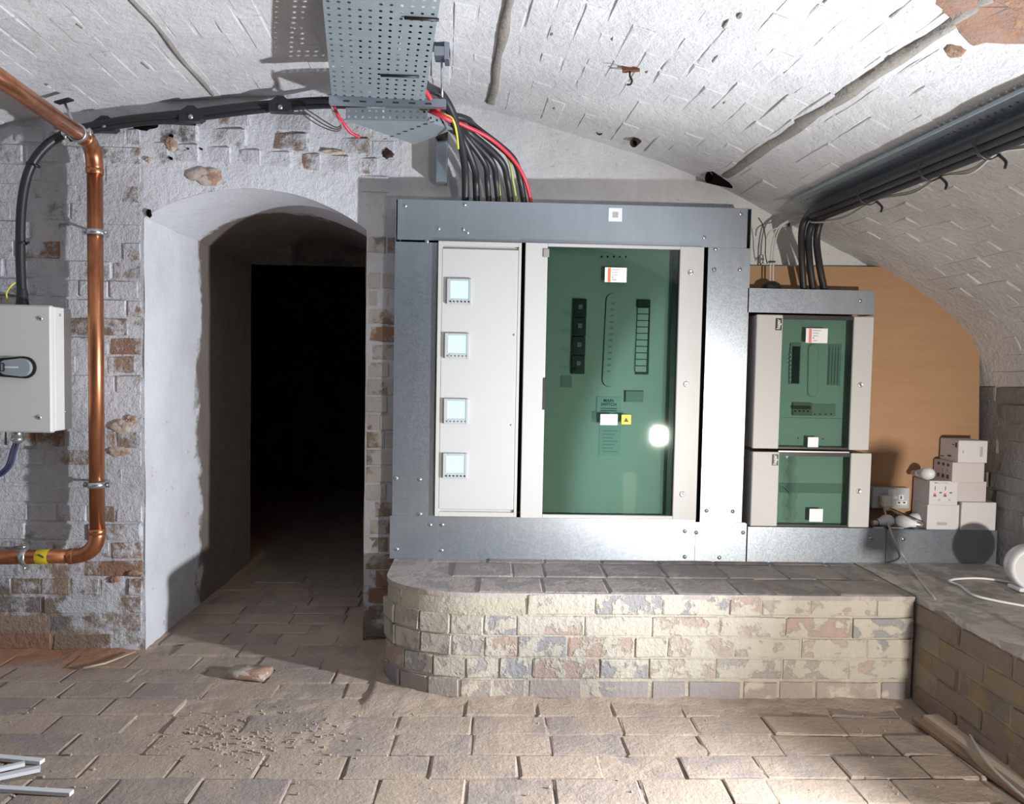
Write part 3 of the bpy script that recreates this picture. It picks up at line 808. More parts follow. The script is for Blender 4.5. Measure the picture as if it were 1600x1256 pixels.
def glued(parent, name, m, px, Y, th, c=0.0, label=None):
    x0, x1, z0, z1 = rect(*px, Y)
    o = pbox(parent, name, M[m], x0, x1, Y - th, Y, z0, z1, c=c)
    if label: o['label'] = label
    return o
glued(pb, 'gasket', 'black', (1046, 388, 1058, 806), 2.9930, .003)
glued(pb, 'hinge', 'grey_side', (849, 389, 858, 402), 2.9745, .006, .001); glued(pb, 'hinge', 'black', (848, 590, 852, 640), 2.9745, .003, .0008)
for i, (cx, cy) in enumerate(((905.5, 482), (904.5, 511.5), (903.5, 541), (902.5, 570))):
    br = glued(pb, 'breaker', 'black', (cx - 10, cy - 14.6, cx + 10, cy + 14), BP, .022, .0015)
    glued(br, 'toggle', 'grey_plastic', (cx - 2, cy - 6, cx + 4.5, cy + 1), BP - .022, .008, .001)
    glued(br, 'terminal_slot', 'slot', (cx - 9, cy + 4, cx - 3, cy + 10), BP - .022, .001)
    glued(pb, 'name_tag', 'dullsticker', (cx - 28, cy + 3 - i, cx - 14, cy + 10 - i), BP, .001)
def stadium(b, cx0, cz0, cx1, cz1, r, y0, y1, n=8):
    pts = []
    for i in range(n + 1): a = math.pi * i / n; pts.append((cx1 + r * math.cos(a), y1, cz1 + r * math.sin(a)))
    for i in range(n + 1): a = math.pi + math.pi * i / n; pts.append((cx0 + r * math.cos(a), y1, cz0 + r * math.sin(a)))
    b.prism(pts, (0, y0 - y1, 0))
a_, e_ = onY(951.5, 593, BP), onY(957.5, 469, BP)
sl = part(pb, 'slot_rim', M['black'], lambda b: stadium(b, a_.x, a_.z, e_.x, e_.z, .030, BP - .004, BP))
part(sl, 'slot_cover', M['plate'], lambda b: stadium(b, a_.x + .0015, a_.z, e_.x + .0015, e_.z, .0285, BP - .007, BP - .004))
for k in range(12):
    t = k / 11; cx = 957.5 + (951 - 957.5) * t; cy = 474 + (580 - 474) * t
    glued(sl, 'slot_mark', 'plate_dim', (cx - 3, cy - 1.5, cx + 3, cy + 1.5), BP - .007, .001)
glued(pb, 'ladder_rim', 'black', (994, 468, 1014.5, 585), BP, .004)
glued(pb, 'breaker', 'black', (995, 468.5, 1014.5, 480), BP - .004, .012, .001)
for k in range(10):
    cy = 485.5 + k * 10.1; cx = 1004.6 - k * .42
    glued(pb, 'blanking_plate', 'plate', (cx - 8.6, cy - 4.4, cx + 8.6, cy + 4.4), BP - .004, .004, .0008)
glued(pb, 'terminal_cover', 'plate_dim', (876, 587, 893, 605), BP, .006, .001)
rc = glued(pb, 'recess_rim', 'black', (975, 610, 1005, 628), BP, .003); glued(rc, 'recess_cover', 'plate_dim', (977.5, 611, 1005, 628), BP - .003, .003, .0008)
for k in range(5): part(pb, 'vent_hole', M['slot'], lambda b: b.lathe([(0, -.002), (.004, -.0015), (.0045, 0)], onY(940 + k * 9.5, 401, BP), (0, 1, 0), 8))
GY = 2.9858
def sticker(parent, px, stripe, name='label'):
    st = glued(parent, name, 'sticker', px, GY, .0012, .0003, 'white printed sticker with a coloured stripe')
    x0, y0, x1, y1 = px; wd, hh = x1 - x0, y1 - y0
    glued(st, 'stripe', stripe, (x0 + wd * .14, y0 + .5, x0 + wd * .27, y1 - .5), GY - .0012, .0005)
    for q, (f0, f1, ink) in enumerate(((.12, .9, 'greyink'), (.3, .75, 'greyink'), (.48, .7, 'greyink'), (.62, .4, 'ink'), (.8, .62, stripe))):
        glued(st, 'print', ink, (x0 + wd * .33, y0 + hh * f0, x0 + wd * (.33 + .6 * (f1 - .3)), y0 + hh * (f0 + .06)), GY - .0012, .0005)
sticker(pb, (945, 418, 979, 441), 'orangeink')
ms = glued(pb, 'switch_label', 'dullsticker', (932, 620, 970, 645), BP, .004, .0008, 'grey engraved plate reading MAIN SWITCH')
c_ = onY(951, 626, BP - .0045); text_part(ms, 'lettering', 'MAIN', M['ink'], c_, .0125)
c_ = onY(951, 632, BP - .0045); text_part(ms, 'lettering', 'SWITCH', M['ink'], c_, .0125)
for q in (637.5, 641): glued(ms, 'print', 'ink', (938, q, 964, q + 1.1), BP - .004, .0006)
glued(pb, 'label', 'sticker', (938, 647, 965, 664), GY, .0012, .0003, 'small white sticker on the glass')
wl = glued(pb, 'warning_label', 'warn', (971, 648, 986, 663), GY, .0012, .0003, 'yellow warning sticker with a black triangle')
c_ = onY(978.5, 656, GY - .0013)
part(wl, 'print', M['ink'], lambda b: b.prism([(c_.x - .010, c_.y, c_.z - .008), (c_.x + .010, c_.y, c_.z - .008), (c_.x, c_.y, c_.z + .010)], (0, -.0005, 0)))
pl_ = glued(pb, 'label', 'dullsticker', (936, 667, 970, 712), BP, .002, .0003, 'pale blue grey notice low on the back plate')
for q in range(7): glued(pl_, 'print', 'plate_dim', (941, 672 + q * 5.4, 965 - (q % 3) * 4, 674 + q * 5.4), BP - .002, .0005)
for p in ((1079, 425.5), (1072, 600), (1066, 772)):
    lk_ = part(pb, 'lock', M['zinc'], lambda b: b.lathe([(0, -.004), (.006, -.004), (.007, -.0055), (.011, -.003), (.0125, 0)], onY(*p, 2.974), (0, 1, 0), 14))

# --- small surround and two boards
sm_ = thing('steel_surround', 'small galvanised steel hood plate over the two stacked green glass boards', 'surround', onY(1267, 490, FY) + Vector((0, .06, 0)))
plate(sm_, (1168, 452, 1367, 490))
hx0, hx1, hz0, hz1 = rect(1168, 452, 1367, 490, FY)
pbox(sm_, 'top_panel', M['galv'], hx0, hx1, FY + .003, 3.128, hz1 - .0025, hz1)
pbox(sm_, 'side_panel', M['galv'], hx1 - .0025, hx1, FY + .003, 3.128, hz0, hz1 - .003)
screw(sm_, 1344, 470, FY)
tk = thing('steel_trunking', 'low galvanised steel trunking box on the plinth below cartons and small boards', 'trunking', onY(1360, 888, FY) + Vector((0, .06, 0)))
plate(tk, (1167.5, 824, 1384, 886)); plate(tk, (1384.5, 829, 1557, 891), FY - .001)
tx0, tx1 = onY(1167.5, 855, FY).x, onY(1557, 860, FY).x
tz1 = onY(1384, 827, FY).z; tz0 = onY(1384, 888.5, FY).z
pbox(tk, 'lid', M['galv'], tx0, tx1, FY + .003, 3.128, tz1 - .003, tz1)
pbox(tk, 'end_panel', M['galv'], tx1 - .0025, tx1, FY + .003, 3.128, tz0, tz1 - .004)
for p in ((1360, 842), (1411, 842), (1359, 882), (1409, 882)): screw(tk, *p, Y=FY - .001, s=1.15)

def small_board(pxs, ysplit, label, upper):
    l, gl_, gr, r = pxs; y0, y1 = ysplit; Y = 2.958; my = (y0 + y1) / 2; mx = (l + r) / 2
    X = [onY(v, my, Y).x for v in (l, gl_, gr, r)]; z0 = onY(mx, y1, Y).z; z1 = onY(mx, y0, Y).z
    t = thing('distribution_board', label, 'distribution board', ((X[0] + X[3]) / 2, 3.03, z0))
    pbox(t, 'enclosure', M['grey_side'], X[0] + .002, X[3] - .002, 3.006, 3.115, z0 + .002, z1 - .002)
    part(t, 'enclosure_side', M['grey_side'], lambda b: ring(b, X[0] + .002, X[3] - .002, z0 + .002, z1 - .002, .006, .006, .005, .005, 2.976, 3.006, 0))
    part(t, 'door_panel', M['white'], lambda b: b.box(X[0], X[1], Y, Y + .018, z0, z1, .0025), 'white strip left of the glass')
    part(t, 'door_panel', M['white'], lambda b: b.box(X[2], X[3], Y, Y + .018, z0, z1, .0025), 'white strip right of the glass')
    part(t, 'door_rail', M['black'], lambda b: (b.box(X[1], X[2], Y + .003, Y + .017, z1 - .016, z1), b.box(X[1], X[2], Y + .003, Y + .017, z0, z0 + .008)))
    pbox(t, 'gasket', M['black'], X[2] - .012, X[2] + .001, 2.974, 2.977, z0 + .004, z1 - .004)
    pbox(t, 'back_plate', M['plate'], X[0] + .01, X[3] - .01, 3.000, 3.005, z0 + .007, z1 - .007)
    pbox(t, 'door_glass', M['glass'], X[1] - .002, X[2] + .002, 2.9660, 2.9685, z0 + .006, z1 - .006)
    return t, X, z0, z1
ub, UX, uz0, uz1 = small_board((1179.5, 1220, 1331, 1362), (493, 702), 'upper small distribution board with green glass, set above its lower twin', True)
lb, LX_, lz0, lz1 = small_board((1174.5, 1216, 1328, 1360), (707, 823), 'lower small distribution board with green glass, next to the socket', False)
GY = 2.9658; BP = 3.0
sticker(ub, (1259, 513, 1293, 536), 'pinkink')
cb = glued(ub, 'busbar_column', 'plate_dim', (1233, 536, 1249.5, 600), BP, .010, .001)
glued(cb, 'column_slot', 'slot', (1237, 541, 1249, 599), BP - .010, .002)  # dark inset strip on the column face
for k in range(8): glued(cb, 'terminal', 'zinc', (1233.5 + (k == 0), 546 + k * 6.5, 1236, 549 + k * 6.5), BP - .010, .003)
a_, e_ = onY(1269, 612, BP), onY(1270, 545, BP)
s2 = part(ub, 'slot_rim', M['plate_dim'], lambda b: stadium(b, a_.x, a_.z, e_.x, e_.z, .022, BP - .004, BP))
part(s2, 'slot_cover', M['plate'], lambda b: stadium(b, a_.x, a_.z, e_.x, e_.z, .019, BP - .007, BP - .004))
bc_ = glued(ub, 'blank_column', 'plate_dim', (1293, 538, 1313, 602), BP, .006, .001)
for k in range(4): glued(bc_, 'groove', 'slot', (1295 + k * 4.6, 541, 1295.6 + k * 4.6, 600), BP - .006, .001)
br = glued(ub, 'main_switch', 'grey_side', (1237, 629, 1267, 649), BP, .014, .0015)
glued(br, 'switch_bar', 'black', (1238, 634, 1266, 639), BP - .014, .006, .001)
for k in range(4): glued(br, 'indicator', 'darkrust', (1241 + k * 6.6, 641, 1244 + k * 6.6, 643.5), BP - .014, .001)
bl = glued(ub, 'blank_cover', 'plate_dim', (1268, 631, 1305, 650), BP, .004, .001)
for k in range(4): glued(bl, 'groove', 'slot', (1272 + k * 8.5, 646, 1274 + k * 8.5, 648), BP - .004, .001)
glued(ub, 'seam_line', 'plate_dim', (1222, 652.5, 1322, 653.6), BP, .002)
glued(ub, 'label', 'sticker', (1262, 683, 1278.5, 699), GY, .0012, .0003, 'small white sticker at foot of the glass')
for p in ((1247, 684.5), (1286, 685.5)): part(ub, 'rivet', M['slot'], lambda b: b.lathe([(0, -.003), (.0028, -.002), (.003, 0)], onY(*p, BP), (0, 1, 0), 8))
glued(lb, 'label', 'sticker', (1264.5, 795, 1285.5, 815), GY, .0012, .0003, 'square white sticker at foot of the glass')
glued(lb, 'cover_strip', 'plate_dim', (1218, 755, 1322, 770), BP, .004, .0008)
pbox(lb, 'chrome_lip', M['zinc'], UX[1], UX[2], 2.955, 2.965, lz1 + .001, lz1 + .006)
part(lb, 'loose_wire', M['whiteplastic'], lambda b: b.tube(smooth_path([onY(1217, 756, 2.985), onY(1226, 761, 2.983), onY(1236, 772, 2.985)]), .0018, 6))
part(lb, 'protective_film', M['clear'], lambda b: b.add([onY(1229 + 14 * (i % 2) + (3 if j % 2 else -2), 711 + j * 13, 2.9645 - .0012 * (j % 2) - .001 * (i % 2)) for j in range(9) for i in range(2)], [(j * 2, j * 2 + 1, j * 2 + 3, j * 2 + 2) for j in range(8)], True))
for t, p in ((ub, (1344.5, 601)), (lb, (1341.5, 767))):
    lk_ = part(t, 'lock', M['zinc'], lambda b: b.lathe([(0, -.003), (.006, -.003), (.0075, -.005), (.0105, -.003), (.0115, 0)], onY(*p, 2.958), (0, 1, 0), 14))
    c_ = onY(*p, 2.9545); pbox(lk_, 'key_slot', M['slot'], c_.x - .005, c_.x + .005, c_.y - .001, c_.y + .001, c_.z - .0012, c_.z + .0012)
for t, px in ((ub, (1211.5, 497, 1221.5, 516)), (lb, (1206, 709.5, 1216, 727))):
    lg = glued(t, 'logo_plate', 'black', px, 2.9583, .001, .0003, 'small black plate with white lettering reading upward')
    c_ = onY((px[0] + px[2]) / 2, (px[1] + px[3]) / 2, 2.9568); text_part(lg, 'lettering', 'hager', M['sticker'], c_, .016, math.pi / 2, .040)

# --- plywood backboard
ply = MB(); YP = 3.135
ply.prism([onY(*p, YP) for p in ((1167, 415), (1396, 417), (1531, 520), (1528, 831), (1167, 824))], (0, .018, 0))
tag(ply.build('plywood_board', M['ply']), 'birch plywood backboard with a clipped top right corner behind the small boards', 'board')

# ================================================================== SOCKET, PLUG, FLEX
YS = 3.098
sk = thing('double_socket', 'grey metal-clad double socket on the plywood beside the lower board', 'socket', onY(1392, 794, YS) + Vector((0, .02, 0)))
sx0, sx1, sz0, sz1 = rect(1363.5, 762, 1421, 794, YS)
pbox(sk, 'back_box', M['bezel'], sx0, sx1, YS + .003, 3.134, sz0, sz1, c=.003)
pbox(sk, 'face_plate', M['bezel'], sx0, sx1, YS, YS + .0028, sz0, sz1, c=.001)
glued(sk, 'rocker_switch', 'whiteplastic', (1387, 764, 1399, 774.5), YS, .005, .001); 
tb = glued(sk, 'outlet', 'whiteplastic', (1404, 773, 1412, 781), YS, .0015); glued(tb, 'pin_hole', 'slot', (1407, 775, 1409, 779.5), YS - .0015, .0006)
tb = glued(sk, 'outlet', 'whiteplastic', (1401, 782.5, 1417, 788.5), YS, .0015); glued(tb, 'pin_hole', 'slot', (1403, 784, 1406.5, 786.5), YS - .0015, .0006); glued(tb, 'pin_hole', 'slot', (1411, 784, 1414.5, 786.5), YS - .0015, .0006)
glued(sk, 'outlet_bar', 'whiteplastic', (1389, 775, 1402, 779), YS, .0012)
plug = thing('plug', 'cream three-pin plug pushed into the grey double socket', 'plug', onY(1381, 792, YS - .02))
x0, x1, z0, z1 = rect(1373, 773, 1390, 791, YS - .002)
pbox(plug, 'plug_body', M['creamplastic'], x0, x1, YS - .034, YS - .002, z0, z1, c=.006)
pbox(plug, 'cord_grip', M['creamplastic'], x0 + .014, x1 - .014, YS - .03, YS - .012, z0 - .010, z0 + .002, c=.003)
fx = smooth_path([onY(1381, 793, YS - .02), onY(1386, 812, 3.03), onY(1391, 828, 2.985), onY(1400, 848, 2.968), onY(1413, 872, 2.962), onZ(1428, 893, ZP + .012), onZ(1446, 917, ZP + .007), onY(1461, 938, 2.505), onY(1476, 985, 2.43), onY(1487, 1035, 2.375), onY(1497, 1085, 2.335),
                  onZ(1513, 1140, .042), onZ(1541, 1188, .036), onZ(1580, 1228, .036), onZ(1640, 1278, .033)], 8)
o = MB(); o.tube(fx, .0042, 8); tag(o.build('flex_cable', M['greycable']), 'pale grey flex hanging from the plug over plinth corner to the floor', 'cable')

# ================================================================== CARTONS AND BULBS
TZ = tz1
def carton(px, Yf, depth, z0, label, m='card', rot=0.0):
    x0, x1, zz0, zz1 = rect(*px, Yf); h = zz1 - zz0
    t = thing('carton', label, 'box', ((x0 + x1) / 2, Yf + depth / 2, z0), 'white lamp cartons on the trunking')
    b = MB(); b.box(x0, x1, Yf, Yf + depth, z0, z0 + h, .0015); b.build('carton_body', M[m], t)
    part(t, 'lid_flap', M[m], lambda b: b.box(x0 + .001, x1 - .001, Yf + .001, Yf + depth - .001, z0 + h, z0 + h + .0012))
    return t, x0, x1, z0, z0 + h + .0012
def cprint(t, m, x0, x1, z0, z1, Y): pbox(t, 'print', M[m], x0, x1, Y - .0006, Y, z0, z1)
def cside(t, m, X, y0, y1, z0, z1): pbox(t, 'print', M[m], X - .0006, X, y0, y1, z0, z1)
c1, a0, a1, q0, q1 = carton((1448.5, 793, 1498.5, 831), 3.012, .112, TZ, 'white carton at the foot of the left stack with one grey printed bar')
cprint(c1, 'greyink', a0 + .042, a0 + .086, q0 + .018, q0 + .031, 3.012)
c2, a0, a1, k0, k1 = carton((1452, 756, 1496.5, 793), 3.006, .118, q1, 'white carton printed with little lamp pictures, topmost of the left stack')
for q in range(2):
    xx = a0 + .022 + q * .044
    cprint(c2, 'ink', xx, xx + .003, k0 + .062, k0 + .080, 3.006); cprint(c2, 'orangeink', xx - .004, xx + .006, k0 + .042, k0 + .050, 3.006); cprint(c2, 'ink', xx - .005, xx + .008, k0 + .036, k0 + .042, 3.006)
    cprint(c2, 'ink', xx + .020, xx + .031, k0 + .050, k0 + .055, 3.006); cprint(c2, 'greyink', xx + .018, xx + .024, k0 + .018, k0 + .026, 3.006)
cprint(c2, 'ink', a0 + .02, a0 + .032, k0 + .092, k0 + .095, 3.006); cprint(c2, 'greyink', a0 + .034, a0 + .08, k0 + .092, k0 + .0945, 3.006)
d1, e0, e1, r0, r1 = carton((1502, 789, 1556, 832), 3.004, .118, TZ, 'large plain white carton at the foot of the right stack', 'card')
d2, f0, f1, s0, s1 = carton((1491, 756, 1541, 787), 3.02, .106, r1, 'plain pinkish carton, second from the bottom of the right stack', 'card_pink')
d3, g0, g1, t0, t1 = carton((1488, 724, 1538, 754), 2.998, .13, s1, 'pinkish carton with dark side print, third up the right stack', 'card_pink')
for q in range(3):
    for r_ in range(3):
        if (q, r_) != (2, 1): cside(d3, 'ink' if r_ != 1 else 'greyink', g0, 3.02 + q * .032, 3.036 + q * .032, t0 + .010 + r_ * .026, t0 + .026 + r_ * .024)
d4, h0, h1, u0, u1 = carton((1497.5, 688, 1543, 722), 3.0, .125, t1, 'white carton with a grey barcode panel, topmost of the right stack')
cprint(d4, 'greyink', h1 - .032, h1 - .020, u0 + .026, u0 + .068, 3.0); cprint(d4, 'greyink', h0 + .018, h0 + .024, u0 + .04, u0 + .052, 3.0)
for (ya, yb, za, zb) in ((3.01, 3.022, .062, .082), (3.03, 3.042, .070, .074), (3.046, 3.07, .018, .026), (3.095, 3.12, .014, .018)): cside(d4, 'ink', h0, ya, yb, u0 + za, u0 + zb)
def bulb(pos, axis, label, s=1.0, cap='zinc'):
    ax = Vector(axis).normalized(); p = Vector(pos)
    t = thing('light_bulb', label, 'light bulb', p - Vector((0, 0, .028 * s)), 'loose white bulbs')
    part(t, 'globe', M['whiteplastic'], lambda b: b.lathe([(0, -.030 * s), (.012 * s, -.0275 * s), (.022 * s, -.018 * s), (.0275 * s, 0), (.025 * s, .014 * s), (.018 * s, .030 * s), (.0155 * s, .046 * s), (.0145 * s, .052 * s)], p, ax, 16))
    part(t, 'bulb_cap', M[cap], lambda b: b.lathe([(.0125 * s, .052 * s), (.0125 * s, .074 * s), (.009 * s, .078 * s), (0, .079 * s)], p, ax, 12), 'metal cap')
r28 = Vector((0, 0, .0276))
def on_lid(px, py, Y): p = onY(px, py, Y); return Vector((p.x, p.y, TZ))
bulb(on_lid(1386, 815, 3.045) + r28, (-1, -.25, -.12), 'white bulb lying nearest the board with its cap pointing left')
bulb(on_lid(1410, 815, 3.03) + r28, (1, -.35, -.12), 'white bulb lying in front with its cap pointing right')
bulb(on_lid(1431, 805, 3.085) + r28, (.8, -.8, -.12), 'white bulb lying behind, half hidden by the clear sleeve')
p = onY(1449, 750, 3.03); bulb((p.x, p.y, k1 + .0276), (-.3, 1, -.12), 'white bulb lying on the lamp picture carton')
def sleeve(a, e, label, r=.011):
    b = MB(); b.tube([a, e], r, 10, False); b.lathe([(r, 0), (r * 1.05, .006)], a, Vector(e) - Vector(a), 10)
    tag(b.build('plastic_sleeve', M['clear']), label, 'packaging')
sleeve(on_lid(1399, 800, 3.09) + Vector((0, 0, .055)), on_lid(1447, 826, 3.035) + Vector((0, 0, .0125)), 'clear plastic sleeve slanting between the loose bulbs and cartons', .012)
b = MB(); b.tube([on_lid(1364, 826, 3.008) + Vector((0, 0, .0045)), on_lid(1409, 829, 3.008) + Vector((0, 0, .0045))], .004, 8)
pen = thing('pen', 'thin white pen lying on the front edge of the steel trunking', 'pen', on_lid(1390, 828, 3.008))
part(pen, 'barrel', M['whiteplastic'], lambda b: b.tube([on_lid(1390, 828, 3.008) + Vector((0, 0, .0045)), on_lid(1411, 828, 3.008) + Vector((0, 0, .0045))], .004, 8))
part(pen, 'grip', M['black'], lambda b: b.tube([on_lid(1381, 828, 3.008) + Vector((0, 0, .0045)), on_lid(1390, 828, 3.008) + Vector((0, 0, .0045))], .0044, 8))
part(pen, 'cap', M['whiteplastic'], lambda b: b.tube([on_lid(1364, 828, 3.008) + Vector((0, 0, .0045)), on_lid(1381, 828, 3.008) + Vector((0, 0, .0045))], .0042, 8))

# white rounded appliance + its cable on the ledge
p = onZ(1600, 925, ZP); ax_ = Vector((-0.25, -1, 0)).normalized()
wa = thing('fan_heater', 'rounded white plastic appliance standing on the ledge at the right edge', 'appliance', (2.022, 2.62, ZP))
ctr = Vector((2.022, 2.62, ZP + .09))
part(wa, 'housing', M['whiteplastic'], lambda b: b.lathe([(0, .05), (.06, .05), (.079, .035), (.085, 0), (.08, -.03), (.072, -.04), (.066, -.034)], ctr, -ax_, 28))
part(wa, 'grille_disc', M['card'], lambda b: b.lathe([(.066, -.034), (.045, -.026), (0, -.024)], ctr, -ax_, 28))
part(wa, 'foot', M['whiteplastic'], lambda b: b.box(ctr.x - .06, ctr.x + .05, ctr.y - .03, ctr.y + .04, ZP + .003, ZP + .018, .004))
b = MB(); b.tube(smooth_path([onZ(1660, 957, ZP + .007), onZ(1598, 946, ZP + .007), onZ(1555, 938, ZP + .007), onZ(1520, 929, ZP + .007), onZ(1500, 915, ZP + .007), onZ(1483, 908, ZP + .007), onZ(1500, 904, ZP + .007), onZ(1540, 904, ZP + .007), onZ(1592, 912, ZP + .008)], 8), .0045, 8)
tag(b.build('white_cable', M['whiteplastic']), 'white cable looping on the ledge in front of the white appliance', 'cable')

# ================================================================== TIMBER, TRUNKING STRIPS, DEBRIS
def board(name, pxs, z, th, m, label, cat, ext=0.25):
    q = [onZ(*p, z) for p in pxs]        # far-left, far-right, near-right, near-left
    q[2] += (q[2] - q[1]).normalized() * ext; q[3] += (q[3] - q[0]).normalized() * ext
    b = MB(); b.prism(q, (0, 0, -th)); return tag(b.build(name, M[m]), label, cat)
board('timber_batten', ((1443, 1117), (1466, 1115), (1600, 1199), (1600, 1232)), .030, .018, 'timber', 'wide pale sawn batten on the floor along the brown ledge', 'timber')
board('timber_batten', ((1424, 1121), (1441, 1118), (1597, 1231), (1597, 1246)), .018, .012, 'timber_dark', 'narrow dark batten on the floor beside the pale one', 'timber')
def strip_obj(a, e, wd, z, label, th=.010, m='whiteplastic'):
    a, e = onZ(*a, z), onZ(*e, z); d = (a - e).normalized(); a = a + d * .35; s = d.cross(EZ).normalized() * wd / 2
    b = MB(); b.prism([a - s, a + s, e + s, e - s], (0, 0, -th))
    t = d.cross(EZ)
    return tag(b.build('plastic_strip', M[m]), label, 'plastic strip', 'white trunking offcuts on the floor')
strip_obj((0, 1181), (66, 1187), .020, .013, 'white plastic strip lying farthest back, its end on the brick floor')
strip_obj((0, 1199), (39, 1190), .014, .024, 'short white plastic strip crossing on top of the back strip')
strip_obj((0, 1211), (63, 1198), .020, .020, 'white plastic strip angled upward, in front of the crossing short one')
strip_obj((0, 1229), (112, 1236), .018, .013, 'longest white plastic strip, nearest the camera')
rb = MB(); random.seed(77)
for k in range(420):
    if k < 320: x, y = random.gauss(-.72, .15), random.gauss(2.27, .09)
    else: x, y = random.uniform(-1.9, 1.4), random.uniform(1.95, 2.5)
    if x > -0.4 and y > 2.46: continue
    r = random.uniform(.001, .005) if k < 320 else random.uniform(.0015, .0045)
    bm = bmesh.new(); bmesh.ops.create_icosphere(bm, subdivisions=1, radius=r)
    for v in bm.verts: v.co *= random.uniform(.7, 1.25)
    rb.addbm(bm, Matrix.Translation((x, y, max(0, floor_z(x, y)) + r * .4)))
tag(rb.build('mortar_crumb', M['floor']), 'loose mortar crumbs scattered over the dusty brick floor', 'rubble', None, 'stuff')
p = onZ(390, 1056, 0.0)
bm = bmesh.new(); bmesh.ops.create_cube(bm, size=1); bmesh.ops.subdivide_edges(bm, edges=bm.edges[:], cuts=2, use_grid_fill=True)
for v in bm.verts: v.co = Vector((v.co.x * .15, v.co.y * .075, v.co.z * .026)) + Vector(noise.noise_vector(v.co * 4)) * .006
b = MB(); b.addbm(bm, Matrix.Translation((p.x, p.y, .012)) @ Matrix.Rotation(-.15, 4, 'Z'), True)
tag(b.build('broken_brick', M['bare_orange']), 'broken orange brick fragment on the floor in front of the doorway', 'brick')
b = MB(); b.tube([onZ(130, 1044, .012), onZ(165, 1036, .013), onZ(212, 1018, .014)], [.005, .004, .002], 6)
tag(b.build('wood_splinter', M['timber']), 'thin wood splinter on red dust below the white pier', 'splinter')

# ================================================================== COPPER PIPE AND CLAMPS
R_ = .0275; YC = 2.885
cp = thing('copper_pipe', 'thick copper pipe running down the white wall from ceiling to a low elbow', 'pipe', onY(148, 866, YC))
K = onY(151, 226, YC); far = onY(0, 122, 2.15); dv = (far - K).normalized()
Dn = onY(148.5, 868, YC); lft = onY(-70, 872, YC); lv = (lft - Dn).normalized()
K.x = Dn.x = (K.x + Dn.x) / 2 + .001
def arc3(p, d0, d1, r, n=10):
    """rounded corner at p between leg directions d0 and d1"""
    a, e = p + d0 * r, p + d1 * r
    return [(a * (1 - t) ** 2 + p * 2 * t * (1 - t) + e * t * t) for t in [i / n for i in range(n + 1)]]
dz = Vector((0, 0, -1))
e1 = arc3(K, dv, dz, .10); e2 = arc3(Dn, -dz, lv, .095)
part(cp, 'pipe_run', M['copper'], lambda b: b.tube([K + dv * .09, far + dv * .45], R_, 20, True), 'upper run towards the camera')
part(cp, 'pipe_run', M['copper'], lambda b: b.tube([K + dz * .09, Dn - dz * .085], R_, 20, True), 'upright run')
part(cp, 'pipe_run', M['copper'], lambda b: b.tube([Dn + lv * .085, lft], R_, 20, True), 'low level run')
part(cp, 'elbow', M['copper'], lambda b: b.tube(e1, R_ + .0022, 20)); part(cp, 'elbow', M['copper'], lambda b: b.tube(e2, R_ + .0022, 20))
for c_, d_ in ((K + dz * .10, dz), (Dn - dz * .095, dz), (Dn + lv * .095, lv), (K + dv * .10, dv)):
    part(cp, 'solder_collar', M['copper'], lambda b: b.lathe([(R_, -.012), (R_ + .0035, -.010), (R_ + .0035, .010), (R_, .012)], c_, d_, 20))
tp = onY(69, 868, YC); part(cp, 'marker_tape', M['warn'], lambda b: b.lathe([(R_ + .0008, -.024), (R_ + .0012, -.023), (R_ + .0012, .023), (R_ + .0008, .024)], Vector((tp.x, Dn.y + (tp.x - Dn.x) * 0, Dn.z + (tp.x - Dn.x) / lv.x * lv.z)), lv, 20), 'yellow marker tape with black mark')
part(cp, 'marker_print', M['ink'], lambda b: b.obox(Vector((tp.x + .004, YC - R_ - .0012, Dn.z + .004)), Matrix.Rotation(.5, 3, 'Y'), .012, .0006, .0035))
def clamp(c, d, back, label, rod_to=None, plate_dir=None):
    t = thing('pipe_clamp', label, 'pipe clamp', c, 'steel clamps on the copper pipe')
    part(t, 'band', M['zinc'], lambda b: b.lathe([(R_ + .001, -.011), (R_ + .005, -.011), (R_ + .005, .011), (R_ + .001, .011)], c, d, 20))
    sd = Vector(d).cross(Vector(back)).normalized()
    for s_ in (1, -1):
        lg = part(t, 'lug', M['zinc'], lambda b: b.obox(c + sd * s_ * (R_ + .013), Matrix((sd, Vector(back).normalized(), sd.cross(Vector(back).normalized()))).transposed(), .009, .005, .010))
        q = c + sd * s_ * (R_ + .014)
        part(lg, 'bolt', M['zinc'], lambda b: b.tube([q - Vector(back).normalized() * .016, q + Vector(back).normalized() * .012], .0042, 8))
    e = rod_to if rod_to is not None else c + Vector(back)
    part(t, 'stem', M['zinc'], lambda b: b.tube([c + (e - c).normalized() * (R_ + .004), e], .005, 8))
    if plate_dir is not None: part(t, 'base_plate', M['rubber'], lambda b: b.obox(e, Matrix((plate_dir, plate_dir.cross(EZ).normalized(), EZ)).transposed(), .034, .012, .003))
def on_pipe(z): return Vector((K.x, YC, z))
bk = Vector((0, .09, 0))
clamp(on_pipe(onY(150, 363, YC).z), EZ, bk, 'zinc clamp high on the upright copper pipe')
clamp(on_pipe(onY(148, 757, YC).z), EZ, bk, 'zinc clamp low on the upright copper pipe')
q = onY(40, 867, YC); clamp(Vector((q.x, YC, Dn.z + (q.x - Dn.x) / lv.x * lv.z)), lv, bk, 'zinc clamp on the low copper run left of the yellow tape')
q = K + dv * .17; top = onY(100, 158, q.y + .06); 
clamp(q, dv, Vector((-.2, .1, 1)), 'clamp holding the copper pipe below the vault by a rod with a dark plate', Vector((top.x, top.y, top.z)), Vector((1, -.35, .12)).normalized())

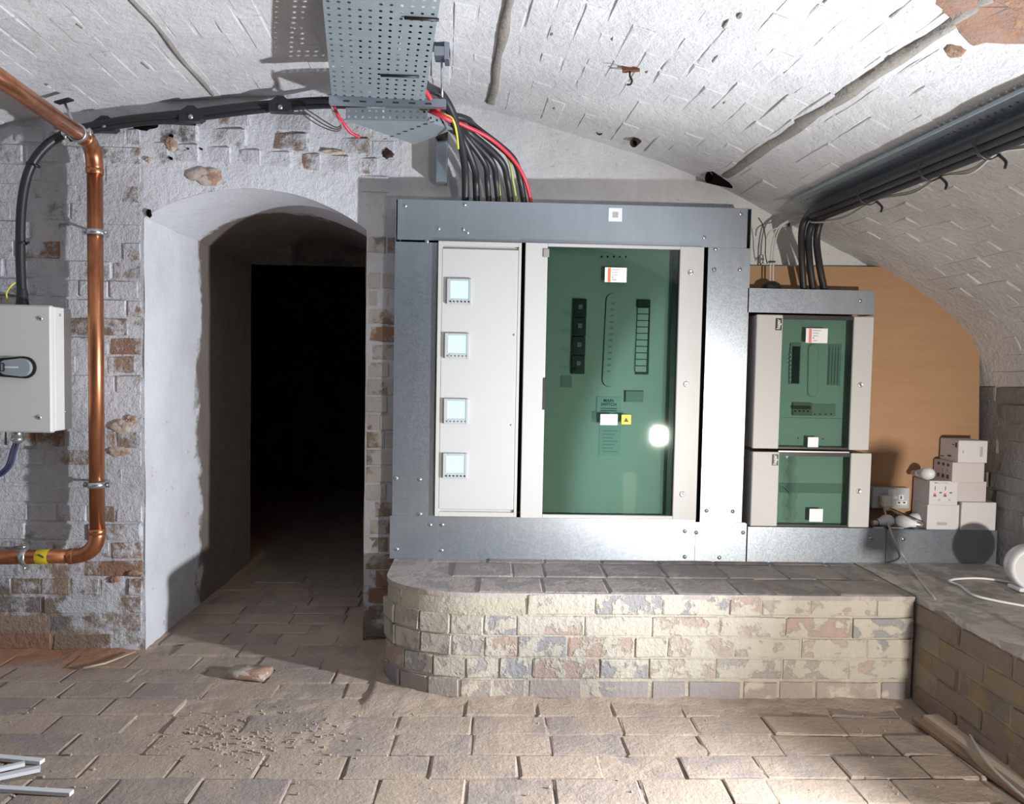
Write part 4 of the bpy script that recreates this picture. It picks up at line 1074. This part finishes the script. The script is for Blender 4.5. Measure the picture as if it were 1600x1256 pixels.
# ================================================================== CABLES ON THE LEFT
VC = smooth_path([onY(35, 478, 2.89), onY(32, 400, 2.89), onY(34, 320, 2.885), onY(46, 265, 2.89), onY(70, 230, 2.90), onY(104, 208, 2.93), onY(150, 196, 2.95), onY(210, 186, 2.955), onY(300, 177, 2.965), onY(372, 168, 2.98), onY(440, 162, 3.0), onY(500, 158, 2.99), onY(560, 158, 2.9), onY(600, 150, 2.75)], 8)
b = MB(); b.tube(VC, .0165, 12)
ac = b.build('armoured_cable', M['rubber']); tag(ac, 'black armoured cable curving up from the isolator along the vault edge', 'cable')
b = MB(); b.tube(smooth_path([onY(108, 218, 2.92), onY(150, 204, 2.945), onY(210, 194, 2.955), onY(300, 186, 2.97), onY(372, 177, 2.985), onY(440, 170, 3.0), onY(500, 166, 2.99), onY(560, 165, 2.9), onY(596, 155, 2.75)], 8), .010, 10)
tag(b.build('armoured_cable', M['rubber']), 'thinner black cable clipped under the armoured one along the vault edge', 'cable')
for (px, py, w_) in ((163, 196, 'first black cable cleat right of the copper pipe'), (298, 180, 'black cable cleat midway over the doorway arch'), (438, 165, 'black cable cleat nearest the perforated tray')):
    c_ = onY(px, py, 2.945); t = thing('cable_cleat', w_, 'cable cleat', c_, 'black cleats along the vault edge')
    part(t, 'saddle', M['rubber'], lambda b: b.prism([c_ + Vector((dx_, .0, dz_)) for dx_, dz_ in ((-.045, -.022), (.03, -.022), (.045, -.012), (.042, .012), (.012, .038), (-.012, .038), (-.045, .014))], (0, .034, 0)))
    part(t, 'screw_head', M['zinc'], lambda b: b.lathe([(0, -.006), (.008, -.004), (.010, 0)], c_ + Vector((.0, -.001, -.006)), (0, 1, 0), 10))
for (px, py) in ((34, 380), (55, 257)):
    c_ = onY(px, py, 2.888); t_ = EZ if px == 34 else Vector((.55, 0, .8)).normalized()
    tie = part(ac, 'cable_tie', M['black'], lambda b: (b.lathe([(.0168, -.004), (.019, -.004), (.019, .004), (.0168, .004)], c_, t_, 14), b.tube([c_ + Vector((.016 if px == 34 else -.014, -.004, 0)), c_ + Vector((.032 if px == 34 else -.028, -.008, .002))], .005, 6)))
part(ac, 'cable_boot', M['rubber'], lambda b: b.lathe([(.0165, .05), (.0185, .04), (.021, 0), (.024, -.012)], onY(35, 472, 2.89), (0, 0, 1), 14))
b = MB(); b.tube(smooth_path([onY(24, 441, 2.87), onY(16, 448, 2.86), onY(10, 458, 2.86), onY(12, 470, 2.87), onY(13, 478, 2.88)]), .0032, 7)
tag(b.build('earth_wire', M['yellow']), 'short yellow-green earth wire beside the black cable above the isolator', 'wire')

# --- isolator
YI = 2.816
ix0, ix1, iz0, iz1 = rect(-92, 475, 80, 675, YI)
iso = thing('isolator_switch', 'pale grey steel isolator switch box on the white wall at the left edge', 'switch box', ((ix0 + ix1) / 2, 2.96, iz0))
pbox(iso, 'enclosure', M['pale_grey'], ix0 + .003, ix1 - .003, YI + .03, 2.958, iz0 + .004, iz1 - .003, c=.003)
pbox(iso, 'cover', M['pale_grey'], ix0, ix1, YI, YI + .0295, iz0, iz1, c=.006)
for p in ((63, 497.5), (61, 652)): screw(iso, *p, Y=YI, s=1.1)
for p, yy in (((93, 492), 2.87), ((101, 643), 2.92)):
    q = onX(*p, ix1 - .003); part(iso, 'side_screw', M['zinc'], lambda b: b.lathe([(0, .004), (.005, .003), (.006, 0)], q, (1, 0, 0), 10))
a_, e_ = onY(40, 574, YI), onY(-8, 574, YI)
def stad_h(b, c0, c1, r, y0, y1, n=10):
    pts = []
    for i in range(n + 1): a = -math.pi / 2 + math.pi * i / n; pts.append((c0.x + r * math.cos(a), y1, c0.z + r * math.sin(a)))
    for i in range(n + 1): a = math.pi / 2 + math.pi * i / n; pts.append((c1.x + r * .8 * math.cos(a), y1, c1.z + r * .8 * math.sin(a)))
    b.prism(pts, (0, y0 - y1, 0))
hd = part(iso, 'handle_plate', M['black'], lambda b: stad_h(b, a_, e_, .041, YI - .005, YI))
a2 = onY(38, 574, YI); hk = part(hd, 'handle_boss', M['grey_plastic'], lambda b: stad_h(b, a2, onY(15, 574, YI), .034, YI - .022, YI - .005))
part(hd, 'handle_grip', M['black'], lambda b: b.box(onY(-40, 574, YI).x, onY(14, 574, YI).x, YI - .040, YI - .020, a2.z - .016, a2.z + .016, .004))
part(hd, 'handle_mark', M['sticker'], lambda b: b.box(onY(10, 574, YI).x, onY(34, 574, YI).x, YI - .0232, YI - .0221, a2.z - .0025, a2.z + .003))
g_ = onY(27, 676, 2.88)
gd = part(iso, 'cable_gland', M['zinc'], lambda b: b.lathe([(.020, .0), (.020, -.016), (.023, -.018), (.023, -.030), (.017, -.034), (.012, -.040)], g_, (0, 0, 1), 12))
for k, l in ((0, 'right'), (1, 'left')):
    b = MB(); b.tube(smooth_path([Vector((g_.x + .006 - .013 * k, 2.88, g_.z - .03)), onY(24 - 6 * k, 705, 2.88), onY(17 - 6 * k, 727, 2.88), onY(2 - 5 * k, 742 - 2 * k, 2.88), onY(-30, 752, 2.88)], 7), .0058, 8)
    tag(b.build('tail_cable', M['blue']), f'{"outer" if k == 0 else "inner"} of two dark blue cables bending left below the isolator', 'cable')

# ================================================================== OVERHEAD PERFORATED TRAY
def perforated(b, o, u, v, W, L, nu, nv, r, skip=None):
    o, u, v = Vector(o), Vector(u).normalized(), Vector(v).normalized(); cu, cv = W / nu, L / nv
    sq = [(-.5, -.5), (0, -.5), (.5, -.5), (.5, 0), (.5, .5), (0, .5), (-.5, .5), (-.5, 0)]
    for i in range(nu):
        for j in range(nv):
            c = o + u * (cu * (i + .5)) + v * (cv * (j + .5))
            outer = [c + u * (a * cu) + v * (d * cv) for a, d in sq]
            if skip and skip(i, j): b.add([outer[0], outer[2], outer[4], outer[6]], [(0, 1, 2, 3)]); continue
            inner = [c + (u * a + v * d).normalized() * r for a, d in sq]
            b.add(outer + inner, [(k, (k + 1) % 8, 8 + (k + 1) % 8, 8 + k) for k in range(8)])
td = Vector((-.16, 1, -.137)).normalized(); tu = (onY(662, 166, 2.65) - onY(519, 158, 2.65)).normalized()
TE = onY(519, 158, 2.65); TW = (onY(662, 166, 2.65) - TE).length
TL = 0.80; TO = TE - td * TL; tn = tu.cross(td).normalized()
if tn.z < 0: tn = -tn
tray = thing('cable_tray', 'wide perforated galvanised cable tray hanging under the vault', 'cable tray', TE - td * .4 + tu * TW / 2)
part(tray, 'tray_bed', M['tray'], lambda b: perforated(b, TO, tu, td, TW, TL, 11, 26, .0052, lambda i, j: i in (3, 4) and j % 5 == 2))
for s_ in (0, 1):
    part(tray, 'tray_flange', M['tray'], lambda b: perforated(b, TO + tu * TW * s_, tn, td, .05, TL, 2, 26, .004))
part(tray, 'tray_end_lip', M['tray'], lambda b: perforated(b, TE, tu, tn, TW, .014, 11, 1, .004))
for (pa, pb_) in (((632, 26), (686, 29)), ((595, 116), (655, 118))):
    def hit(p):
        d = ray(*p); t = (TE - CAM).dot(tn) / d.dot(tn); return CAM + d * t - tn * .004
    part(tray, 'cable_tie', M['black'], lambda b: b.tube([hit(pa), hit(pb_)], .0045, 6))
# strut under the tray end
s0, s1 = onY(515, 157, 2.62), onY(697, 163, 2.62)
su = (s1 - s0).normalized(); sup = su.cross(EY) ; sup = sup if sup.z > 0 else -sup
st = thing('strut_channel', 'slotted galvanised strut carrying the end of the wide perforated tray', 'strut', (s0 + s1) / 2)
m3 = Matrix((su, EY, sup)).transposed()
part(st, 'channel', M['galv'], lambda b: b.obox((s0 + s1) / 2, m3, (s1 - s0).length / 2, .012, .0135))
for k in range(6):
    c_ = s0.lerp(s1, .15 + k * .14) + Vector((0, -.0121, -.004)); part(st, 'slot', M['slot'], lambda b: b.obox(c_, m3, .011, .0006, .003))
h0_, h1_ = onY(690, 92, 2.60), onY(691, 158, 2.62)
part(st, 'hanger_rod', M['zinc'], lambda b: b.tube([h1_ + Vector((0, 0, -.01)), h0_], .0038, 8))
hb = onY(689, 82, 2.58)
hbk = part(st, 'ceiling_bracket', M['galv'], lambda b: (b.box(hb.x - .022, hb.x + .030, hb.y - .02, hb.y + .04, hb.z - .018, hb.z + .014, .002), b.box(hb.x + .012, hb.x + .030, hb.y - .022, hb.y + .04, hb.z - .03, hb.z + .03, .002)))
# bent end piece beyond the strut
z6 = onY(604, 188, 2.70).z
ep = thing('tray_end_piece', 'short galvanised tray bend piece between the strut and the wall', 'tray piece', onY(604, 188, 2.70))
f0_, f1_ = onY(540, 187, 2.70), onY(668, 189, 2.70); ev = (f1_ - f0_).normalized()
fh = onY(600, 168, 2.70).z - onY(600, 187, 2.70).z
part(ep, 'front_flange', M['tray'], lambda b: perforated(b, f0_, ev, EZ, (f1_ - f0_).length, fh, 12, 2, .0045))
g2, g3 = onZ(706, 203, z6), onZ(648, 226, z6)
part(ep, 'gusset_plate', M['tray'], lambda b: b.prism([f0_ + Vector((0, 0, -.001)), f1_ + Vector((0, 0, -.001)), g2, g3], (0, 0, .0015)))
part(ep, 'side_flange', M['tray'], lambda b: perforated(b, f1_, (g2 - f1_), EZ, (g2 - f1_).length, fh * .7, 4, 1, .0045))
def gp(px, py): return onZ(px, py, z6 - .002)
for k in range(8):
    a_ = gp(602 + k * 10.5, 217 - k * 2.6 - (k * 1.2)); part(ep, 'slot', M['slot'], lambda b: b.obox(a_, Matrix.Rotation(-.3, 3, 'Z'), .008, .003, .0006))
# cables dropping from the tray into the big surround
ZT = bz1
def drop(pts, r, m, label, name='power_cable', n=8, cat='cable', g='cables dropping into the big surround'):
    b = MB(); b.tube(smooth_path(pts, n), r, 10); return tag(b.build(name, M[m]), label, cat, g)
def top_in(px): q = onY(px, 314, 3.05); return Vector((q.x, 3.05, ZT - .006))
up_ = lambda off: TE + tu * (TW - off) - td * .5 + tn * .02
up1 = lambda off: TE + tu * (TW - off) - td * .15 + tn * .02
drop([up_(.02), up1(.015), onY(690, 148, 2.66), onY(708, 180, 2.74), onY(720, 222, 2.84), onY(727, 268, 2.97), top_in(727)], .0155, 'rubber', 'thick black cable sweeping in front of the tray end, leftmost of the drop')
cab = [(745, .0145, 'rubber', 'second black cable from the left entering the big surround', (722, 215), (741, 262)), (764, .012, 'rubber', 'third black cable from the left entering the big surround', (726, 212), (757, 255)),
       (783, .0062, 'olive', 'green-yellow earth cable left of the middle black cables', (730, 204), (768, 245)), (779, .0125, 'rubber', 'fourth black cable from the left entering the big surround', (728, 210), (768, 252)),
       (799, .0135, 'rubber', 'fifth black cable from the left entering the big surround', (732, 206), (782, 250)), (808, .0055, 'olive', 'pale green-yellow earth cable right of the middle black cables', (740, 200), (790, 240)), (820, .0135, 'rubber', 'rightmost black cable, just inside the red one', (744, 200), (800, 246))]
for i, (xe, r, m, lab, pa, pm) in enumerate(cab):
    drop([up_(.05 + i * .026), up1(.05 + i * .026), onY(664 + i * 3, 172, 2.72), onY(pa[0] - 16, pa[1] - 14, 2.80), onY(*pa, 2.86 + .006 * i), onY(*pm, 2.95), onY((pm[0] + xe * 2) / 3, 285, 3.02), top_in(xe)], r, m, lab)
drop([up1(.03), onY(690, 178, 2.70), onY(724, 195, 2.78), onY(765, 216, 2.84), onY(800, 247, 2.93), onY(820, 280, 3.0), top_in(832)], .0075, 'red', 'bright red cable, outermost on the right of the drop')
drop([onY(668, 172, 2.68), onY(690, 178, 2.67), onY(706, 185, 2.68), onY(713, 205, 2.72), onY(716, 232, 2.80)], .0042, 'yellow', 'thin yellow-green wire curling over the red sleeve at the tray end', 'earth_wire', cat='wire')
b = MB(); b.tube([onY(671, 173, 2.66), onY(690, 181, 2.665), onY(706, 189, 2.67)], .0085, 8); tag(b.build('red_sleeve', M['red']), 'dark red sleeve lying on the end of the tray bend', 'sleeve')
for k in range(3):
    drop([onY(462 + k * 6, 168, 2.98), onY(480 + k * 5, 184 - k * 3, 2.93), onY(505 + k * 4, 199 - k * 3, 2.88), onY(527, 205 - k * 3, 2.84), onY(534, 197 - k * 3, 2.80), onY(526 - k * 2, 180, 2.76), onY(518, 166, 2.70)], .0024, 'brownwire', ('lowest', 'middle', 'uppermost')[k] + ' grey-brown loose wire looping below the strut left end', 'loose_wire', cat='wire', g='loose wires left of the tray')
drop([onY(522, 166, 2.72), onY(528, 180, 2.76), onY(537, 193, 2.80), onY(548, 207, 2.83), onY(562, 214, 2.85)], .006, 'red', 'short red tail hanging left of the tray bend', 'loose_wire', cat='wire', g='loose wires left of the tray')
mb_ = onY(690, 245, 3.05)
mbk = thing('metal_bracket', 'small grey steel bracket on the wall left of the dropping cables', 'bracket', Vector((mb_.x, 3.10, mb_.z)))
part(mbk, 'upright', M['galv'], lambda b: b.box(mb_.x - .022, mb_.x + .022, 3.05, 3.11, onY(690, 285, 3.05).z, onY(690, 218, 3.05).z, .003))
part(mbk, 'head_block', M['black'], lambda b: b.box(mb_.x - .024, mb_.x + .024, 3.03, 3.08, onY(690, 217, 3.03).z, onY(690, 200, 3.03).z, .003))

# ================================================================== RIGHT HAND TRAY
Tq = onY(1250, 331, 2.93)
def tl(y, dx=0.0, dzz=0.0): return Vector((Tq.x - SK * (y - 2.93) + dx, y, Tq.z + dzz))
rt = thing('cable_tray', 'narrow perforated tray with a black cable bundle along the right of the vault', 'cable tray', tl(2.4))
tv = Vector((SK, -1, 0)).normalized()
sx = 0.02; tg = Vector((sx, 0, vprof(1.27 + sx) - vprof(1.27))).normalized()
part(rt, 'tray_bed', M['tray'], lambda b: perforated(b, tl(2.93) - tg * .055 + Vector((0, 0, .022)), tg, tv, .075, 1.4, 3, 56, .0045))
for s_ in (-.055, .02):
    part(rt, 'tray_flange', M['tray'], lambda b: b.prism([tl(2.93) + tg * s_ + Vector((0, 0, .022)), tl(1.53) + tg * s_ + Vector((0, 0, .022)), tl(1.53) + tg * s_ + Vector((-.008, 0, .007)), tl(2.93) + tg * s_ + Vector((-.008, 0, .007))], tg * .0015))
DZ = Vector((0, 0, 0))
tops = [(-.008, -.014), (.012, -.020), (.034, -.030)]
ends = [((1262, 338), (1253, 360), (1253, 405), 1256), ((1272, 345), (1264, 368), (1265, 408), 1271), ((1284, 342), (1276, 372), (1280, 412), 1289)]
HZ = hz1
for i in range(3):
    a, bq, cq, xe = ends[i]; q = onY(xe, 452, 3.06)
    pts = [tl(y, tops[i][0], tops[i][1]) for y in (1.6, 1.9, 2.2, 2.5, 2.75)] + [onY(*a, 2.91), onY(*bq, 2.95), onY(*cq, 3.02), Vector((q.x, 3.06, HZ - .005))]
    drop(pts, [.019] * 32 + [.019 - .0006 * k for k in range(8)] + [.0142] * 25, 'rubber', ('left', 'middle', 'right')[i] + ' black cable of the three dropping into the small hood', g='black cables of the right tray')
drop([tl(y, .026, -.046) for y in (1.6, 2.0, 2.4, 2.82)], .013, 'rubber', 'lowest black cable slung under the right tray bundle', g='black cables of the right tray')
drop([tl(y, .004, -.036) for y in (1.6, 2.0, 2.4, 2.84)], .012, 'rubber', 'inner black cable tucked behind the right tray bundle', g='black cables of the right tray')
for k, (yy) in enumerate((1.93, 2.16, 2.48)):
    c_ = tl(yy, .016, -.028); t = tag((lambda b: (b.lathe([(.040, -.004), (.043, -.004), (.043, .004), (.040, .004)], c_, tv, 14), b.tube(smooth_path([c_ + Vector((.03, 0, -.03)), c_ + Vector((.045, -.005, -.048)), c_ + Vector((.040, -.01, -.066))]), [.004] * 17, 6), b.build('cable_tie', M['black']))[-1])(MB()), ('nearest', 'middle', 'farthest')[k] + ' black cable tie round the right tray bundle', 'cable tie', 'ties on the right bundle')
for k in range(2):
    drop([tl(1.6, .05 + .008 * k, -.045), tl(1.8, .055, -.06 - .006 * k), tl(1.93, .045, -.05), tl(2.05, .06, -.072 + .01 * k), tl(2.16, .05, -.055), tl(2.3, .055, -.072 + .008 * k), tl(2.48, .045, -.052), tl(2.7, .05, -.066 - .006 * k), tl(2.88, .03, -.05), onY(1262, 338 + 4 * k, 2.97), onY(1232, 345 + 2 * k, 3.03), onY(1214 + 4 * k, 358, 3.05), onY(1206 + 4 * k, 385, 3.06), onY(1203.5 + 4.5 * k, 420, 3.065), Vector((onY(1203 + 5 * k, 450, 3.065).x, 3.065, HZ - .004))], .0036, 'greycable', ('upper', 'lower')[k] + ' thin pale cable drooping under the black bundle to the left gland', 'thin_cable', g='thin pale cables of the right tray')
drop([onY(1197, 372, 3.08), onY(1203, 362, 3.06), onY(1214, 356, 3.05), onY(1230, 352, 3.05)], .003, 'greycable', 'short pale stub cable beside the thin cables above the gland', 'thin_cable', g='thin pale cables of the right tray')
drop([onY(1185, 340, 3.08), onY(1192, 352, 3.06), onY(1196, 372, 3.06), onY(1196, 398, 3.07), onY(1199, 412, 3.07)], .0022, 'black', 'thin black wire kinked left of the pale cables', 'loose_wire', g='thin pale cables of the right tray', cat='wire')
for px, py, hv in ((1206, 409, True), (1232, 349, False)):
    c_ = onY(px, py, 3.062); b = MB(); b.obox(c_, Matrix.Identity(3), .013 if hv else .003, .007, .003 if hv else .013); tag(b.build('cable_tie', M['black']), 'small black tie round the pale cables ' + ('just above the gland' if hv else 'at their bend'), 'cable tie')
gq = onY(1205, 451, 3.065); b = MB(); b.lathe([(.040, 0), (.040, .012), (.034, .026), (.018, .036), (0, .038)], Vector((gq.x, 3.065, HZ)), EZ, 18); tag(b.build('cable_gland', M['black']), 'black domed gland on the small hood under the pale cables', 'gland')
b = MB(); b.box(*(lambda r: (r[0], r[1], 3.155, 3.17, r[2], r[3]))(rect(1187, 399, 1196, 411, 3.16)), .002); tag(b.build('wall_clip', M['whiteplastic']), 'small white clip on the wall left of the pale cables', 'clip')

# ================================================================== RUSTY STUBS IN THE VAULT
def stub(a, e, r, m, label, name='rusty_stub'):
    b = MB(); b.tube([a, a.lerp(e, .5), e], [r, r * 1.05, r], 12, False); d = (e - a).normalized()
    b.lathe([(r, 0), (r * .75, .001), (r * .7, .03), (0, .032)], a, d, 12); tag(b.build(name, M[m]), label, 'pipe stub')
stub(onY(990, 224, 2.99), onY(1022, 195, 3.12), .017, 'darkrust', 'dark rusty pipe stub poking from the vault above the big surround')
stub(onY(1108, 276, 3.06), onY(1152, 286, 3.13), .026, 'hole_black', 'black broken pipe end in the corner above the big surround')
stub(onY(937, 206, 3.05), onY(941, 199, 3.14), .014, 'darkrust', 'tiny dark stub left of the rusty pipe stub')
h = ceil_hit(986, 104)
hk = thing('iron_hook', 'rusty iron hook hanging from a flat bar in the vault', 'hook', h)
part(hk, 'flat_bar', M['rust'], lambda b: b.obox(h + Vector((0, 0, -.008)), Matrix.Rotation(-.25, 3, 'Z'), .028, .010, .007))
part(hk, 'hook_wire', M['darkrust'], lambda b: b.tube(smooth_path([h + Vector((-.002, 0, -.01)), h + Vector((-.003, 0, -.03)), h + Vector((.004, 0, -.043)), h + Vector((0, 0, -.056)), h + Vector((-.012, 0, -.058))]), .0034, 8))
part(hk, 'tie_wire', M['brownwire'], lambda b: b.tube(smooth_path([h + Vector((-.025, 0, -.006)), h + Vector((-.045, 0, -.006)), h + Vector((-.07, .01, -.004))]), .0018, 6))

# ================================================================== THE LAMPS THEMSELVES (outside the frame)
def work_lamp(loc, target, label, lens):
    d = (Vector(target) - Vector(loc)).normalized(); loc = Vector(loc)
    t = thing('work_light', label, 'work light', (loc.x, loc.y, 0))
    q = d.to_track_quat('-Z', 'Y').to_matrix()
    part(t, 'housing', M['black'], lambda b: b.obox(loc - d * .055, q, .125, .145, .03))
    if lens: part(t, 'lens', M['lamp'], lambda b: b.obox(loc - d * .018, q, .10, .12, .004))
    s = loc - d * .06
    part(t, 'stand_pole', M['black'], lambda b: b.tube([s + Vector((0, 0, -.12)), Vector((s.x, s.y, .10))], .012, 10))
    for k in range(3):
        a = 2 * math.pi * k / 3 + .5
        part(t, 'leg', M['black'], lambda b: b.tube([Vector((s.x, s.y, .20)), Vector((s.x + .22 * math.cos(a), s.y + .22 * math.sin(a), .008))], .008, 8))
work_lamp(FILL, FILL_T, 'work light on a stand, seen only as the glare in the tall green glass', False)
work_lamp(KEY - (KEY_T - KEY).normalized() * .03, KEY_T, 'work light on a stand out of frame at the right, casting the hard shadows', False)
b = MB(); b.box(1.03, 1.13, .45, .55, .002, .40, .004); tag(b.build('timber_post', M['timber']), 'short pale timber post, seen only mirrored low in the tall green glass', 'timber')
